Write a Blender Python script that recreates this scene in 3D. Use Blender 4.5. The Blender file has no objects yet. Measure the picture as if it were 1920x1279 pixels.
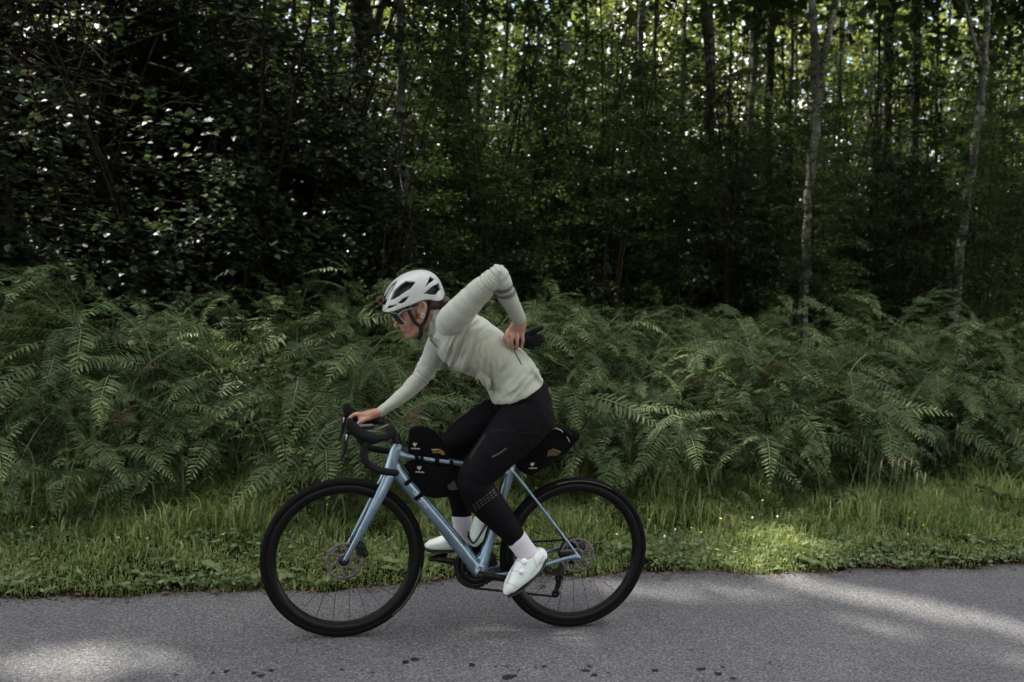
import bpy, math, random
import numpy as np
from mathutils import Vector, Matrix, noise

R = math.radians
rng = np.random.default_rng(11)
random.seed(11)
S = bpy.context.scene
COL = S.collection

# ------------------------------------------------------------------ camera, sky, sun, exposure
CAM_LOC = np.array([-0.6368, -3.5702, 1.5342])
YAW, PITCH, ROLL, FPX = 0.2234, -0.0705, 0.0486, 1600.0
_f = np.array([math.sin(YAW) * math.cos(PITCH), math.cos(YAW) * math.cos(PITCH), math.sin(PITCH)])
_r0 = np.array([math.cos(YAW), -math.sin(YAW), 0.0])
_u0 = np.cross(_r0, _f)
_r = math.cos(ROLL) * _r0 + math.sin(ROLL) * _u0
_u = -math.sin(ROLL) * _r0 + math.cos(ROLL) * _u0

cam = bpy.data.cameras.new('camera')
cam.sensor_width = 36.0
cam.lens = 36.0 * FPX / 1920.0
cam.clip_end = 1000.0
cam.dof.use_dof = True
cam.dof.focus_distance = 3.75
cam.dof.aperture_fstop = 2.8
camo = bpy.data.objects.new('camera', cam)
COL.objects.link(camo)
camo.matrix_world = Matrix(((_r[0], _u[0], -_f[0], CAM_LOC[0]), (_r[1], _u[1], -_f[1], CAM_LOC[1]),
                            (_r[2], _u[2], -_f[2], CAM_LOC[2]), (0, 0, 0, 1)))
S.camera = camo

SUN_EL, SUN_AZ = R(52), R(-47)            # azimuth from +y towards +x: the sun stands behind the wood
W = bpy.data.worlds.new('World')
S.world = W
W.use_nodes = True
_nt = W.node_tree
_sky = _nt.nodes.new('ShaderNodeTexSky')
_sky.sky_type = 'NISHITA'
_sky.sun_disc = False
_sky.sun_elevation = SUN_EL
_sky.sun_rotation = SUN_AZ
_sky.air_density = 1.0
_sky.dust_density = 1.5
_tc = _nt.nodes.new('ShaderNodeTexCoord')
_cn = _nt.nodes.new('ShaderNodeTexNoise')
_cn.inputs['Scale'].default_value = 3.2
_cn.inputs['Detail'].default_value = 7.0
_nt.links.new(_tc.outputs['Generated'], _cn.inputs['Vector'])
_cr = _nt.nodes.new('ShaderNodeValToRGB')
_cr.color_ramp.elements[0].position, _cr.color_ramp.elements[1].position = 0.42, 0.62
_nt.links.new(_cn.outputs[0], _cr.inputs[0])
_mx = _nt.nodes.new('ShaderNodeMix')
_mx.data_type = 'RGBA'
_nt.links.new(_cr.outputs[0], _mx.inputs[0])
_nt.links.new(_sky.outputs[0], _mx.inputs[6])
_mx.inputs[7].default_value = (9.4, 8.8, 7.9, 1.0)          # sunlit cloud
_nt.links.new(_mx.outputs[2], _nt.nodes['Background'].inputs[0])
_nt.nodes['Background'].inputs[1].default_value = 0.15
sun = bpy.data.lights.new('sun', 'SUN')
sun.energy = 3.6
sun.angle = R(0.9)
sun.color = (1.0, 0.94, 0.84)
suno = bpy.data.objects.new('sun', sun)
COL.objects.link(suno)
_sd = Vector((math.sin(SUN_AZ) * math.cos(SUN_EL), math.cos(SUN_AZ) * math.cos(SUN_EL), math.sin(SUN_EL)))
suno.rotation_euler = _sd.to_track_quat('Z', 'Y').to_euler()
suno.location = (-10, 14, 20)
S.view_settings.view_transform = 'Standard'
S.view_settings.look = 'None'
S.view_settings.gamma = 1.0
S.view_settings.use_curve_mapping = False
S.view_settings.exposure = 1.7
S.cycles.use_denoising = True
S.cycles.max_bounces = 4
S.cycles.diffuse_bounces = 1
S.cycles.glossy_bounces = 2
S.cycles.transmission_bounces = 3
S.cycles.transparent_max_bounces = 4
S.cycles.adaptive_threshold = 0.03
S.cycles.sample_clamp_direct = 5.0
S.cycles.sample_clamp_indirect = 3.0
S.cycles.caustics_reflective = False
S.cycles.caustics_refractive = False


def ray(px, py):
    return _f + _r * (px - 960.0) / FPX - _u * (py - 639.5) / FPX


def at(px, py, Y=0.0):
    """the point of the plane y = Y that the photograph shows at (px, py)"""
    d = ray(px, py)
    return CAM_LOC + d * ((Y - CAM_LOC[1]) / d[1])


def mpp(p):
    """metres per photograph pixel at a point"""
    return float((np.asarray(p) - CAM_LOC) @ _f) / FPX


# ------------------------------------------------------------------ materials
def new_mat(name):
    m = bpy.data.materials.new(name)
    m.use_nodes = True
    return m, m.node_tree, m.node_tree.nodes['Principled BSDF']


def N(nt, typ, **kw):
    n = nt.nodes.new(typ)
    for k, v in kw.items():
        if k.startswith('i_'):
            n.inputs[k[2:].replace('_', ' ')].default_value = v
        else:
            setattr(n, k, v)
    return n


def ramp(nt, fac, stops):
    n = nt.nodes.new('ShaderNodeValToRGB')
    e = n.color_ramp.elements
    while len(e) < len(stops):
        e.new(0.5)
    for k, (p, c) in enumerate(stops):
        e[k].position = p
        e[k].color = (*c, 1.0) if len(c) == 3 else c
    nt.links.new(fac, n.inputs[0])
    return n.outputs[0]


def simple(name, col, rough=0.5, metal=0.0, var=0.15, scale=30.0, bump=0.0, bscale=200.0, coat=0.0, sheen=0.0, spec=0.5):
    """a paint, cloth, rubber or metal with slight uneven tone and fine relief"""
    m, nt, b = new_mat(name)
    tc = N(nt, 'ShaderNodeTexCoord')
    no = N(nt, 'ShaderNodeTexNoise', i_Scale=scale, i_Detail=5.0)
    nt.links.new(tc.outputs['Object'], no.inputs['Vector'])
    lo = tuple(c * (1 - var) for c in col)
    hi = tuple(min(1, c * (1 + var)) for c in col)
    nt.links.new(ramp(nt, no.outputs[0], [(0.3, lo), (0.7, hi)]), b.inputs['Base Color'])
    b.inputs['Roughness'].default_value = rough
    b.inputs['Metallic'].default_value = metal
    b.inputs['Coat Weight'].default_value = coat
    b.inputs['Sheen Weight'].default_value = sheen
    b.inputs['Specular IOR Level'].default_value = spec
    if bump:
        n2 = N(nt, 'ShaderNodeTexNoise', i_Scale=bscale, i_Detail=3.0)
        nt.links.new(tc.outputs['Object'], n2.inputs['Vector'])
        bp = N(nt, 'ShaderNodeBump', i_Strength=bump, i_Distance=0.004)
        nt.links.new(n2.outputs[0], bp.inputs['Height'])
        nt.links.new(bp.outputs[0], b.inputs['Normal'])
    return m


def leaf_mat(name, dark, mid, light, trans=0.35, rough=0.42, spec=0.5):
    m, nt, b = new_mat(name)
    a = N(nt, 'ShaderNodeAttribute', attribute_name='tint')
    oi = N(nt, 'ShaderNodeObjectInfo')
    sh = N(nt, 'ShaderNodeMath', operation='MULTIPLY_ADD')
    sh.inputs[1].default_value, sh.inputs[2].default_value = 0.34, -0.17
    nt.links.new(oi.outputs['Random'], sh.inputs[0])
    ad = N(nt, 'ShaderNodeMath', operation='ADD')
    nt.links.new(a.outputs['Fac'], ad.inputs[0])
    nt.links.new(sh.outputs[0], ad.inputs[1])
    c = ramp(nt, ad.outputs[0], [(0.0, dark), (0.55, mid), (1.0, light)])
    nt.links.new(c, b.inputs['Base Color'])
    b.inputs['Roughness'].default_value = rough
    b.inputs['Specular IOR Level'].default_value = spec
    t = N(nt, 'ShaderNodeBsdfTranslucent')
    hs = N(nt, 'ShaderNodeHueSaturation', i_Hue=0.485, i_Saturation=1.1, i_Value=1.8)
    nt.links.new(c, hs.inputs['Color'])
    nt.links.new(hs.outputs[0], t.inputs['Color'])
    mx = N(nt, 'ShaderNodeMixShader')
    mx.inputs[0].default_value = trans
    nt.links.new(b.outputs[0], mx.inputs[1])
    nt.links.new(t.outputs[0], mx.inputs[2])
    nt.links.new(mx.outputs[0], nt.nodes['Material Output'].inputs['Surface'])
    return m


def bark_mat(name, base, dark, band=0.55, zs=1.0, pink=None):
    m, nt, b = new_mat(name)
    tc = N(nt, 'ShaderNodeTexCoord')
    mp = N(nt, 'ShaderNodeMapping')
    mp.inputs['Scale'].default_value = (5, 5, 16 * zs)
    nt.links.new(tc.outputs['Object'], mp.inputs[0])
    n1 = N(nt, 'ShaderNodeTexNoise', i_Scale=1.0, i_Detail=6.0, i_Roughness=0.65)
    nt.links.new(mp.outputs[0], n1.inputs['Vector'])
    c1 = ramp(nt, n1.outputs[0], [(band - 0.13, base), (band, tuple(x * .75 for x in base)), (band + 0.09, dark)])
    n2 = N(nt, 'ShaderNodeTexNoise', i_Scale=1.3, i_Detail=2.0)
    nt.links.new(tc.outputs['Object'], n2.inputs['Vector'])
    mx = N(nt, 'ShaderNodeMix', data_type='RGBA')
    nt.links.new(ramp(nt, n2.outputs[0], [(0.40, (0, 0, 0)), (0.6, (1, 1, 1))]), mx.inputs[0])
    nt.links.new(c1, mx.inputs[6])
    mx.inputs[7].default_value = (*(pink or tuple(x * 0.3 for x in base)), 1)
    nt.links.new(mx.outputs[2], b.inputs['Base Color'])
    b.inputs['Roughness'].default_value = 0.85
    bp = N(nt, 'ShaderNodeBump', i_Strength=0.6, i_Distance=0.02)
    nt.links.new(n1.outputs[0], bp.inputs['Height'])
    nt.links.new(bp.outputs[0], b.inputs['Normal'])
    return m


def asphalt_mat():
    m, nt, b = new_mat('old_asphalt')
    tc = N(nt, 'ShaderNodeTexCoord')
    v = N(nt, 'ShaderNodeTexVoronoi', i_Scale=135.0)
    n1 = N(nt, 'ShaderNodeTexNoise', i_Scale=80.0, i_Detail=4.0, i_Roughness=0.7)
    n2 = N(nt, 'ShaderNodeTexNoise', i_Scale=0.9, i_Detail=4.0)
    n3 = N(nt, 'ShaderNodeTexNoise', i_Scale=5.0, i_Detail=3.0)
    for n in (v, n1, n2, n3):
        nt.links.new(tc.outputs['Object'], n.inputs['Vector'])
    stone = ramp(nt, v.outputs['Color'], [(0.1, (0.07, 0.07, 0.071)), (0.5, (0.115, 0.115, 0.117)), (0.9, (0.19, 0.19, 0.192))])
    fine = ramp(nt, n1.outputs[0], [(0.33, (0.35, 0.35, 0.36)), (0.5, (0.92, 0.92, 0.92)), (0.68, (1.4, 1.4, 1.4))])
    mx = N(nt, 'ShaderNodeMix', data_type='RGBA', blend_type='MULTIPLY')
    mx.inputs[0].default_value = 1.0
    nt.links.new(stone, mx.inputs[6])
    nt.links.new(fine, mx.inputs[7])
    wear = ramp(nt, n2.outputs[0], [(0.3, (0.82, 0.81, 0.84)), (0.7, (1.08, 1.07, 1.05))])
    m2 = N(nt, 'ShaderNodeMix', data_type='RGBA', blend_type='MULTIPLY')
    m2.inputs[0].default_value = 1.0
    nt.links.new(mx.outputs[2], m2.inputs[6])
    nt.links.new(wear, m2.inputs[7])
    m3 = N(nt, 'ShaderNodeMix', data_type='RGBA', blend_type='MULTIPLY')
    m3.inputs[0].default_value = 1.0
    nt.links.new(m2.outputs[2], m3.inputs[6])
    nt.links.new(ramp(nt, n3.outputs[0], [(0.3, (0.9, 0.9, 0.9)), (0.7, (1.05, 1.05, 1.05))]), m3.inputs[7])
    nt.links.new(m3.outputs[2], b.inputs['Base Color'])
    b.inputs['Roughness'].default_value = 0.82
    h = N(nt, 'ShaderNodeMath', operation='ADD')
    nt.links.new(v.outputs['Distance'], h.inputs[0])
    nt.links.new(n1.outputs[0], h.inputs[1])
    bp = N(nt, 'ShaderNodeBump', i_Strength=0.75, i_Distance=0.006)
    nt.links.new(h.outputs[0], bp.inputs['Height'])
    nt.links.new(bp.outputs[0], b.inputs['Normal'])
    return m


def knit_mat(name, col, ribs=False):
    m, nt, b = new_mat(name)
    tc = N(nt, 'ShaderNodeTexCoord')
    n = N(nt, 'ShaderNodeTexNoise', i_Scale=260.0, i_Detail=3.0)
    n2 = N(nt, 'ShaderNodeTexNoise', i_Scale=9.0, i_Detail=4.0)
    nt.links.new(tc.outputs['Object'], n.inputs['Vector'])
    nt.links.new(tc.outputs['Object'], n2.inputs['Vector'])
    mx = N(nt, 'ShaderNodeMix', data_type='RGBA', blend_type='MULTIPLY')
    mx.inputs[0].default_value = 1.0
    nt.links.new(ramp(nt, n.outputs[0], [(0.3, tuple(c * .78 for c in col)), (0.7, col)]), mx.inputs[6])
    nt.links.new(ramp(nt, n2.outputs[0], [(0.3, (0.9, 0.9, 0.9)), (0.7, (1, 1, 1))]), mx.inputs[7])
    nt.links.new(mx.outputs[2], b.inputs['Base Color'])
    b.inputs['Roughness'].default_value = 0.9
    b.inputs['Sheen Weight'].default_value = 0.15
    b.inputs['Specular IOR Level'].default_value = 0.2
    bp = N(nt, 'ShaderNodeBump', i_Strength=0.5, i_Distance=0.012)
    nt.links.new(n2.outputs[0], bp.inputs['Height'])
    if ribs:
        a = N(nt, 'ShaderNodeAttribute', attribute_name='along')
        mt = N(nt, 'ShaderNodeMath', operation='MULTIPLY')
        mt.inputs[1].default_value = 2 * math.pi / 0.009
        nt.links.new(a.outputs['Fac'], mt.inputs[0])
        si = N(nt, 'ShaderNodeMath', operation='SINE')
        nt.links.new(mt.outputs[0], si.inputs[0])
        b2 = N(nt, 'ShaderNodeBump', i_Strength=0.28, i_Distance=0.003)
        nt.links.new(si.outputs[0], b2.inputs['Height'])
        nt.links.new(bp.outputs[0], b2.inputs['Normal'])
        nt.links.new(b2.outputs[0], b.inputs['Normal'])
    else:
        nt.links.new(bp.outputs[0], b.inputs['Normal'])
    return m


M = {}
M['asphalt'] = asphalt_mat()
M['tar'] = simple('tar_spot', (0.012, 0.012, 0.013), 0.5, var=0.3)
M['soil'] = simple('forest_soil', (0.012, 0.009, 0.006), 1.0, var=0.5, scale=6, bump=0.8, bscale=40, spec=0.0)
M['grass'] = leaf_mat('grass_blades', (0.045, 0.075, 0.018), (0.145, 0.20, 0.058), (0.34, 0.36, 0.16), 0.3, 0.6, 0.25)
M['fern'] = leaf_mat('bracken_leaflets', (0.014, 0.026, 0.008), (0.050, 0.080, 0.027), (0.21, 0.26, 0.11), 0.15, 0.55, 0.22)
M['dead_fern'] = leaf_mat('withered_bracken', (0.03, 0.02, 0.010), (0.07, 0.045, 0.02), (0.14, 0.10, 0.05), 0.2, 0.6, .2)
M['fern_stem'] = simple('bracken_stem', (0.10, 0.12, 0.05), 0.6)
M['leaf'] = leaf_mat('birch_leaves', (0.014, 0.028, 0.009), (0.034, 0.060, 0.018), (0.10, 0.14, 0.042), 0.4, 0.3)
M['hazel'] = leaf_mat('hazel_leaves', (0.010, 0.02, 0.008), (0.022, 0.037, 0.014), (0.07, 0.095, 0.035), 0.3, 0.42, 0.35)
M['weed'] = leaf_mat('weed_leaves', (0.06, 0.09, 0.03), (0.10, 0.14, 0.05), (0.17, 0.20, 0.08), 0.2, 0.5)
M['birch'] = bark_mat('birch_bark', (0.25, 0.23, 0.2), (0.02, 0.016, 0.014), band=.48)
M['far_leaf'] = leaf_mat('birch_leaves_painted_sunlit', (0.05, 0.075, 0.02), (0.10, 0.135, 0.035), (0.2, 0.22, 0.07), 0.55, 0.4)  # sunlight put into the colour: a brighter birch leaf for the far wood
M['brown_bark'] = bark_mat('brown_bark', (0.15, 0.12, 0.095), (0.03, 0.025, 0.02), zs=0.35)
M['oak_bark'] = bark_mat('dark_bark', (0.055, 0.045, 0.036), (0.012, 0.01, 0.009), zs=0.25)
M['tan_bark'] = bark_mat('tan_bark', (0.30, 0.24, 0.19), (0.05, 0.04, 0.03))
M['twig'] = simple('twig', (0.02, 0.016, 0.012), 0.95, spec=.05)
M['petal'] = simple('buttercup_petal', (0.75, 0.55, 0.03), 0.4)
M['seed'] = simple('seed_head', (0.32, 0.26, 0.17), 0.8)
M['white_petal'] = simple('white_petal', (0.7, 0.7, 0.66), 0.6)
M['litter'] = simple('dry_leaf', (0.085, 0.048, 0.03), 0.8, var=0.4)


# ------------------------------------------------------------------ mesh helpers
def root_loc(o):
    v = Vector((0, 0, 0))
    while o is not None:
        v += o.location
        o = o.parent
    return v


def np_mesh(name, V, F, mat=None, smooth=True, tint=None, attr='tint'):
    """F: list of integer arrays, each (n, k)"""
    me = bpy.data.meshes.new(name)
    V = np.asarray(V, dtype=np.float32)
    F = [np.asarray(f, dtype=np.int32) for f in F if len(f)]
    me.vertices.add(len(V))
    me.vertices.foreach_set('co', V.ravel())
    nl = sum(f.size for f in F)
    npoly = sum(len(f) for f in F)
    me.loops.add(nl)
    me.loops.foreach_set('vertex_index', np.concatenate([f.ravel() for f in F]))
    me.polygons.add(npoly)
    tot = np.concatenate([np.full(len(f), f.shape[1], np.int32) for f in F])
    st = np.concatenate([[0], np.cumsum(tot)[:-1]]).astype(np.int32)
    me.polygons.foreach_set('loop_start', st)
    if smooth:
        me.polygons.foreach_set('use_smooth', np.ones(npoly, dtype=bool))
    me.update(calc_edges=True)
    if tint is not None:
        a = me.attributes.new(attr, 'FLOAT', 'POINT')
        a.data.foreach_set('value', np.asarray(tint, dtype=np.float32))
    if mat is not None:
        me.materials.append(mat)
    return me


def link(name, me, parent=None, loc=None):
    o = bpy.data.objects.new(name, me)
    COL.objects.link(o)
    if parent is not None:
        o.parent = parent
    if loc is not None:
        o.location = loc
    return o


def obj(name, geo, mat, parent=None, smooth=True, tint=None, attr='tint'):
    """geo = (verts, [faces]) in world coordinates; the parent's place is taken off"""
    V = np.array(geo[0], dtype=float)
    if parent is not None:
        V = V - np.array(root_loc(parent))
    return link(name, np_mesh(name, V, geo[1], mat, smooth, tint, attr), parent)


def tag(o, label=None, cat=None, group=None, kind=None):
    for k, v in (('label', label), ('category', cat), ('group', group), ('kind', kind)):
        if v:
            o[k] = v
    return o


def thing(name, loc, label, cat, group=None):
    o = bpy.data.objects.new(name, None)
    COL.objects.link(o)
    o.empty_display_size = 0.1
    o.location = Vector(loc)
    return tag(o, label, cat, group)


def copy_tree(o, parent=None):
    c = o.copy()
    COL.objects.link(c)
    c.parent = parent
    for ch in list(o.children):
        copy_tree(ch, c)
    return c


def merge(geos):
    V, Fs, off = [], {}, 0
    for v, fs in geos:
        v = np.asarray(v, float)
        V.append(v)
        for f in fs:
            f = np.asarray(f, int)
            if len(f):
                Fs.setdefault(f.shape[1], []).append(f + off)
        off += len(v)
    return np.concatenate(V), [np.concatenate(x) for x in Fs.values()]


def catmull(P, n):
    """resample rows of P smoothly, n steps per span"""
    P = np.asarray(P, float)
    if len(P) < 3:
        t = np.linspace(0, 1, n + 1)[:, None]
        return P[0] * (1 - t) + P[-1] * t
    Q = np.vstack([2 * P[0] - P[1], P, 2 * P[-1] - P[-2]])
    out = []
    for i in range(1, len(Q) - 2):
        p0, p1, p2, p3 = Q[i - 1], Q[i], Q[i + 1], Q[i + 2]
        for k in range(n):
            t = k / n
            out.append(0.5 * (2 * p1 + (p2 - p0) * t + (2 * p0 - 5 * p1 + 4 * p2 - p3) * t * t + (3 * p1 - p0 - 3 * p2 + p3) * t ** 3))
    out.append(P[-1])
    return np.array(out)


def tube(pts, ra, rb=None, seg=12, ref=(0, -1, 0), cap=True, power=2.0, closed=False):
    """loft of ellipses along pts; ra across (perpendicular to ref), rb along ref; cap rounds the ends a little"""
    P = np.asarray(pts, float)
    n = len(P)
    ra = np.broadcast_to(np.asarray(ra, float), (n,)).copy()
    rb = ra.copy() if rb is None else np.broadcast_to(np.asarray(rb, float), (n,)).copy()
    if closed:
        T = np.roll(P, -1, 0) - np.roll(P, 1, 0)
    else:
        T = np.gradient(P, axis=0)
    T /= np.linalg.norm(T, axis=1, keepdims=True) + 1e-12
    if cap and not closed:
        def end(i, s):
            k = min(ra[i], rb[i])
            return [(P[i] + s * T[i] * k * a, ra[i] * b, rb[i] * b, T[i]) for a, b in ((0.45, 0.88), (0.8, 0.6), (0.98, 0.2))]
        h = end(0, -1)[::-1]
        t = end(n - 1, 1)
        P = np.vstack([[x[0] for x in h], P, [x[0] for x in t]])
        ra = np.concatenate([[x[1] for x in h], ra, [x[1] for x in t]])
        rb = np.concatenate([[x[2] for x in h], rb, [x[2] for x in t]])
        T = np.vstack([[x[3] for x in h], T, [x[3] for x in t]])
        n = len(P)
    ref = np.asarray(ref, float)
    A = np.cross(T, ref)
    ln = np.linalg.norm(A, axis=1, keepdims=True)
    alt = np.cross(T, np.array([0.31, 0.2, 0.93]))
    A = np.where(ln > 0.05, A / np.maximum(ln, 1e-9), alt / (np.linalg.norm(alt, axis=1, keepdims=True) + 1e-9))
    B = np.cross(A, T)
    th = np.linspace(0, 2 * math.pi, seg, endpoint=False)
    c, s = np.cos(th), np.sin(th)
    if power != 2.0:
        c = np.sign(c) * np.abs(c) ** (2 / power)
        s = np.sign(s) * np.abs(s) ** (2 / power)
    V = P[:, None, :] + A[:, None, :] * (ra[:, None] * c)[:, :, None] + B[:, None, :] * (rb[:, None] * s)[:, :, None]
    V = V.reshape(-1, 3)
    m = n if closed else n - 1
    i = np.arange(m)[:, None]
    j = np.arange(seg)[None, :]
    a = i * seg + j
    b = i * seg + (j + 1) % seg
    i2 = (i + 1) % n
    F = np.stack([a, b, i2 * seg + (j + 1) % seg, i2 * seg + j], -1).reshape(-1, 4)
    if closed:
        return V, [F]
    c0 = len(V)
    V = np.vstack([V, P[0], P[-1]])
    jj = np.arange(seg)
    f0 = np.stack([np.full(seg, c0), (jj + 1) % seg, jj], 1)
    f1 = np.stack([np.full(seg, c0 + 1), (n - 1) * seg + jj, (n - 1) * seg + (jj + 1) % seg], 1)
    return V, [F, np.vstack([f0, f1])]


def ptube(st, n=6, seg=20, power=2.0, scale=1.0):
    """tube through photograph stations (px, py, Y, half-width in px across, half-depth in px)"""
    rows = []
    for px, py, Y, a, b in st:
        p = at(px, py, Y)
        k = mpp(p) * scale
        rows.append([*p, a * k, b * k])
    q = catmull(rows, n)
    return tube(q[:, :3], np.maximum(q[:, 3], 0.001), np.maximum(q[:, 4], 0.001), seg, power=power)


def box(lo, hi):
    x0, y0, z0 = lo
    x1, y1, z1 = hi
    V = [(x0, y0, z0), (x1, y0, z0), (x1, y1, z0), (x0, y1, z0), (x0, y0, z1), (x1, y0, z1), (x1, y1, z1), (x0, y1, z1)]
    return np.array(V, float), [np.array([(0, 3, 2, 1), (4, 5, 6, 7), (0, 1, 5, 4), (1, 2, 6, 5), (2, 3, 7, 6), (3, 0, 4, 7)])]


def ellipsoid(c, r, seg=20, rings=12, rot=None):
    th = np.linspace(0, math.pi, rings + 1)[1:-1]
    ph = np.linspace(0, 2 * math.pi, seg, endpoint=False)
    V = np.array([[math.sin(t) * math.cos(p), math.sin(t) * math.sin(p), math.cos(t)] for t in th for p in ph] + [[0, 0, 1], [0, 0, -1]])
    V = V * np.asarray(r)
    if rot is not None:
        V = V @ np.asarray(rot).T
    V = V + np.asarray(c)
    F = []
    for i in range(rings - 2):
        for j in range(seg):
            F.append((i * seg + j, (i + 1) * seg + j, (i + 1) * seg + (j + 1) % seg, i * seg + (j + 1) % seg))
    t, b = (rings - 1) * seg, (rings - 1) * seg + 1
    Tt = [(t, j, (j + 1) % seg) for j in range(seg)]
    Tb = [(b, (rings - 2) * seg + (j + 1) % seg, (rings - 2) * seg + j) for j in range(seg)]
    return V, [np.array(F), np.array(Tt + Tb)]


def disc(c, r_out, r_in, y0, y1, seg=40, prof=None):
    """a ring (or washer) lying in the x-z plane between y0 and y1"""
    th = np.linspace(0, 2 * math.pi, seg, endpoint=False)
    rows = prof or [(r_out, y0), (r_out, y1), (r_in, y1), (r_in, y0)]
    V = np.array([[c[0] + r * math.cos(t), c[1] + y, c[2] + r * math.sin(t)] for r, y in rows for t in th])
    k = len(rows)
    F = [(i * seg + j, i * seg + (j + 1) % seg, ((i + 1) % k) * seg + (j + 1) % seg, ((i + 1) % k) * seg + j) for i in range(k) for j in range(seg)]
    return V, [np.array(F)]


def remesh(geos, voxel, smooth=4, factor=0.5, keep=1.0):
    V, F = merge(geos)
    me = np_mesh('tmp', V, F, None)
    o = bpy.data.objects.new('tmp', me)
    COL.objects.link(o)
    m = o.modifiers.new('r', 'REMESH')
    m.mode = 'VOXEL'
    m.voxel_size = voxel
    if smooth:
        s = o.modifiers.new('s', 'SMOOTH')
        s.iterations = smooth
        s.factor = factor
    if keep < 1:
        d = o.modifiers.new('d', 'DECIMATE')
        d.ratio = keep
    dg = bpy.context.evaluated_depsgraph_get()
    ev = o.evaluated_get(dg)
    m2 = ev.to_mesh()
    n = len(m2.vertices)
    co = np.empty(n * 3, np.float32)
    m2.vertices.foreach_get('co', co)
    nrm = np.empty(n * 3, np.float32)
    m2.vertices.foreach_get('normal', nrm)
    nl = len(m2.loops)
    li = np.empty(nl, np.int32)
    m2.loops.foreach_get('vertex_index', li)
    F4 = li.reshape(-1, 4) if nl == 4 * len(m2.polygons) else None
    if F4 is None:
        polys = [list(p.vertices) for p in m2.polygons]
        Fs = [np.array([p for p in polys if len(p) == k]) for k in (3, 4) if any(len(p) == k for p in polys)]
    else:
        Fs = [F4]
    ev.to_mesh_clear()
    bpy.data.objects.remove(o)
    bpy.data.meshes.remove(me)
    return co.reshape(-1, 3).astype(float), Fs, nrm.reshape(-1, 3).astype(float)


def text_geo(body, height, origin, xdir, ydir, depth=0.0006, shear=0.0):
    """flat lettering: cap height in metres, lying in the plane of xdir and ydir"""
    cu = bpy.data.curves.new('t', 'FONT')
    cu.body = body
    cu.size = height / 0.7
    cu.shear = shear
    cu.resolution_u = 3
    o = bpy.data.objects.new('t', cu)
    COL.objects.link(o)
    dg = bpy.context.evaluated_depsgraph_get()
    me = bpy.data.meshes.new_from_object(o.evaluated_get(dg))
    V = np.array([v.co[:] for v in me.vertices])
    polys = [list(p.vertices) for p in me.polygons]
    bpy.data.objects.remove(o)
    xd = np.asarray(xdir, float) / np.linalg.norm(xdir)
    yd = np.asarray(ydir, float) / np.linalg.norm(ydir)
    Wd = np.asarray(origin) + V[:, :1] * xd + V[:, 1:2] * yd
    return Wd, [np.array([p for p in polys if len(p) == k]) for k in sorted({len(p) for p in polys})]


def stroke(p0, p1, w, nrm):
    p0, p1 = np.asarray(p0, float), np.asarray(p1, float)
    d = np.cross(p1 - p0, nrm)
    d = d / (np.linalg.norm(d) + 1e-9) * w / 2
    return np.array([p0 - d, p0 + d, p1 + d, p1 - d]), [np.array([(0, 1, 2, 3)])]


def leaves(P, D, U, L, Wd, tint, fold=0.25):
    """many folded leaves: base points P, direction D, up U, length L, half-width Wd -> two quads each"""
    n = len(P)
    D = D / (np.linalg.norm(D, axis=1, keepdims=True) + 1e-9)
    Sd = np.cross(D, U)
    Sd /= np.linalg.norm(Sd, axis=1, keepdims=True) + 1e-9
    Nn = np.cross(Sd, D)
    L = np.broadcast_to(L, (n,))[:, None]
    Wd = np.broadcast_to(Wd, (n,))[:, None]
    v = [P, P + D * L * 0.3 + Sd * Wd + Nn * Wd * fold, P + D * L * 0.72 + Sd * Wd * .72 + Nn * Wd * fold * .7, P + D * L - Nn * L * .06,
         P + D * L * 0.72 - Sd * Wd * .72 + Nn * Wd * fold * .7, P + D * L * 0.3 - Sd * Wd + Nn * Wd * fold]
    V = np.stack(v, 1).reshape(-1, 3)
    b = np.arange(n)[:, None] * 6
    F = np.concatenate([b + np.array([[0, 1, 2, 3]]), b + np.array([[0, 3, 4, 5]])])
    return V, [F], np.repeat(tint, 6)


def small_leaves(P, D, U, L, Wd, tint, fold=0.25):
    """the same for leaves a few pixels long: two triangles folded at the midrib"""
    n = len(P)
    D = D / (np.linalg.norm(D, axis=1, keepdims=True) + 1e-9)
    Sd = np.cross(D, U)
    Sd /= np.linalg.norm(Sd, axis=1, keepdims=True) + 1e-9
    Nn = np.cross(Sd, D)
    L = np.broadcast_to(L, (n,))[:, None]
    Wd = np.broadcast_to(Wd, (n,))[:, None] * 1.2
    V = np.stack([P, P + D * L * .43 + Sd * Wd + Nn * Wd * fold, P + D * L - Nn * L * .06, P + D * L * .43 - Sd * Wd + Nn * Wd * fold], 1).reshape(-1, 3)
    b = np.arange(n)[:, None] * 4
    return V, [np.concatenate([b + np.array([[0, 1, 2]]), b + np.array([[0, 2, 3]])])], np.repeat(tint, 4)


def randn_dir(n):
    v = rng.normal(size=(n, 3))
    return v / np.linalg.norm(v, axis=1, keepdims=True)


# ------------------------------------------------------------------ ground and road
def sm(a, b, t):
    t = np.clip((t - a) / (b - a), 0, 1)
    return t * t * (3 - 2 * t)


def ground_z(x, y):
    x, y = np.asarray(x, float), np.asarray(y, float)
    z = -0.03 + 0.05 * sm(0.5, 0.85, y) + 0.05 * sm(0.8, 2.2, y) + 0.10 * sm(2.0, 8.0, y) - 0.25 * sm(10, 40, y)
    z = z + sm(0.7, 1.5, y) * 0.02 * np.sin(x * 1.7 + y * 1.1) * np.cos(y * 2.3 - x * .6)
    z = z + 0.06 * sm(-5.4, -6.5, y)
    return z


def axis(lo, hi, fine_lo, fine_hi, step):
    a = np.arange(fine_lo, fine_hi + 1e-6, step)
    g1 = fine_lo - np.geomspace(step, fine_lo - lo, 24)
    g2 = fine_hi + np.geomspace(step, hi - fine_hi, 24)
    return np.concatenate([g1[::-1], a, g2])


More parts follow.
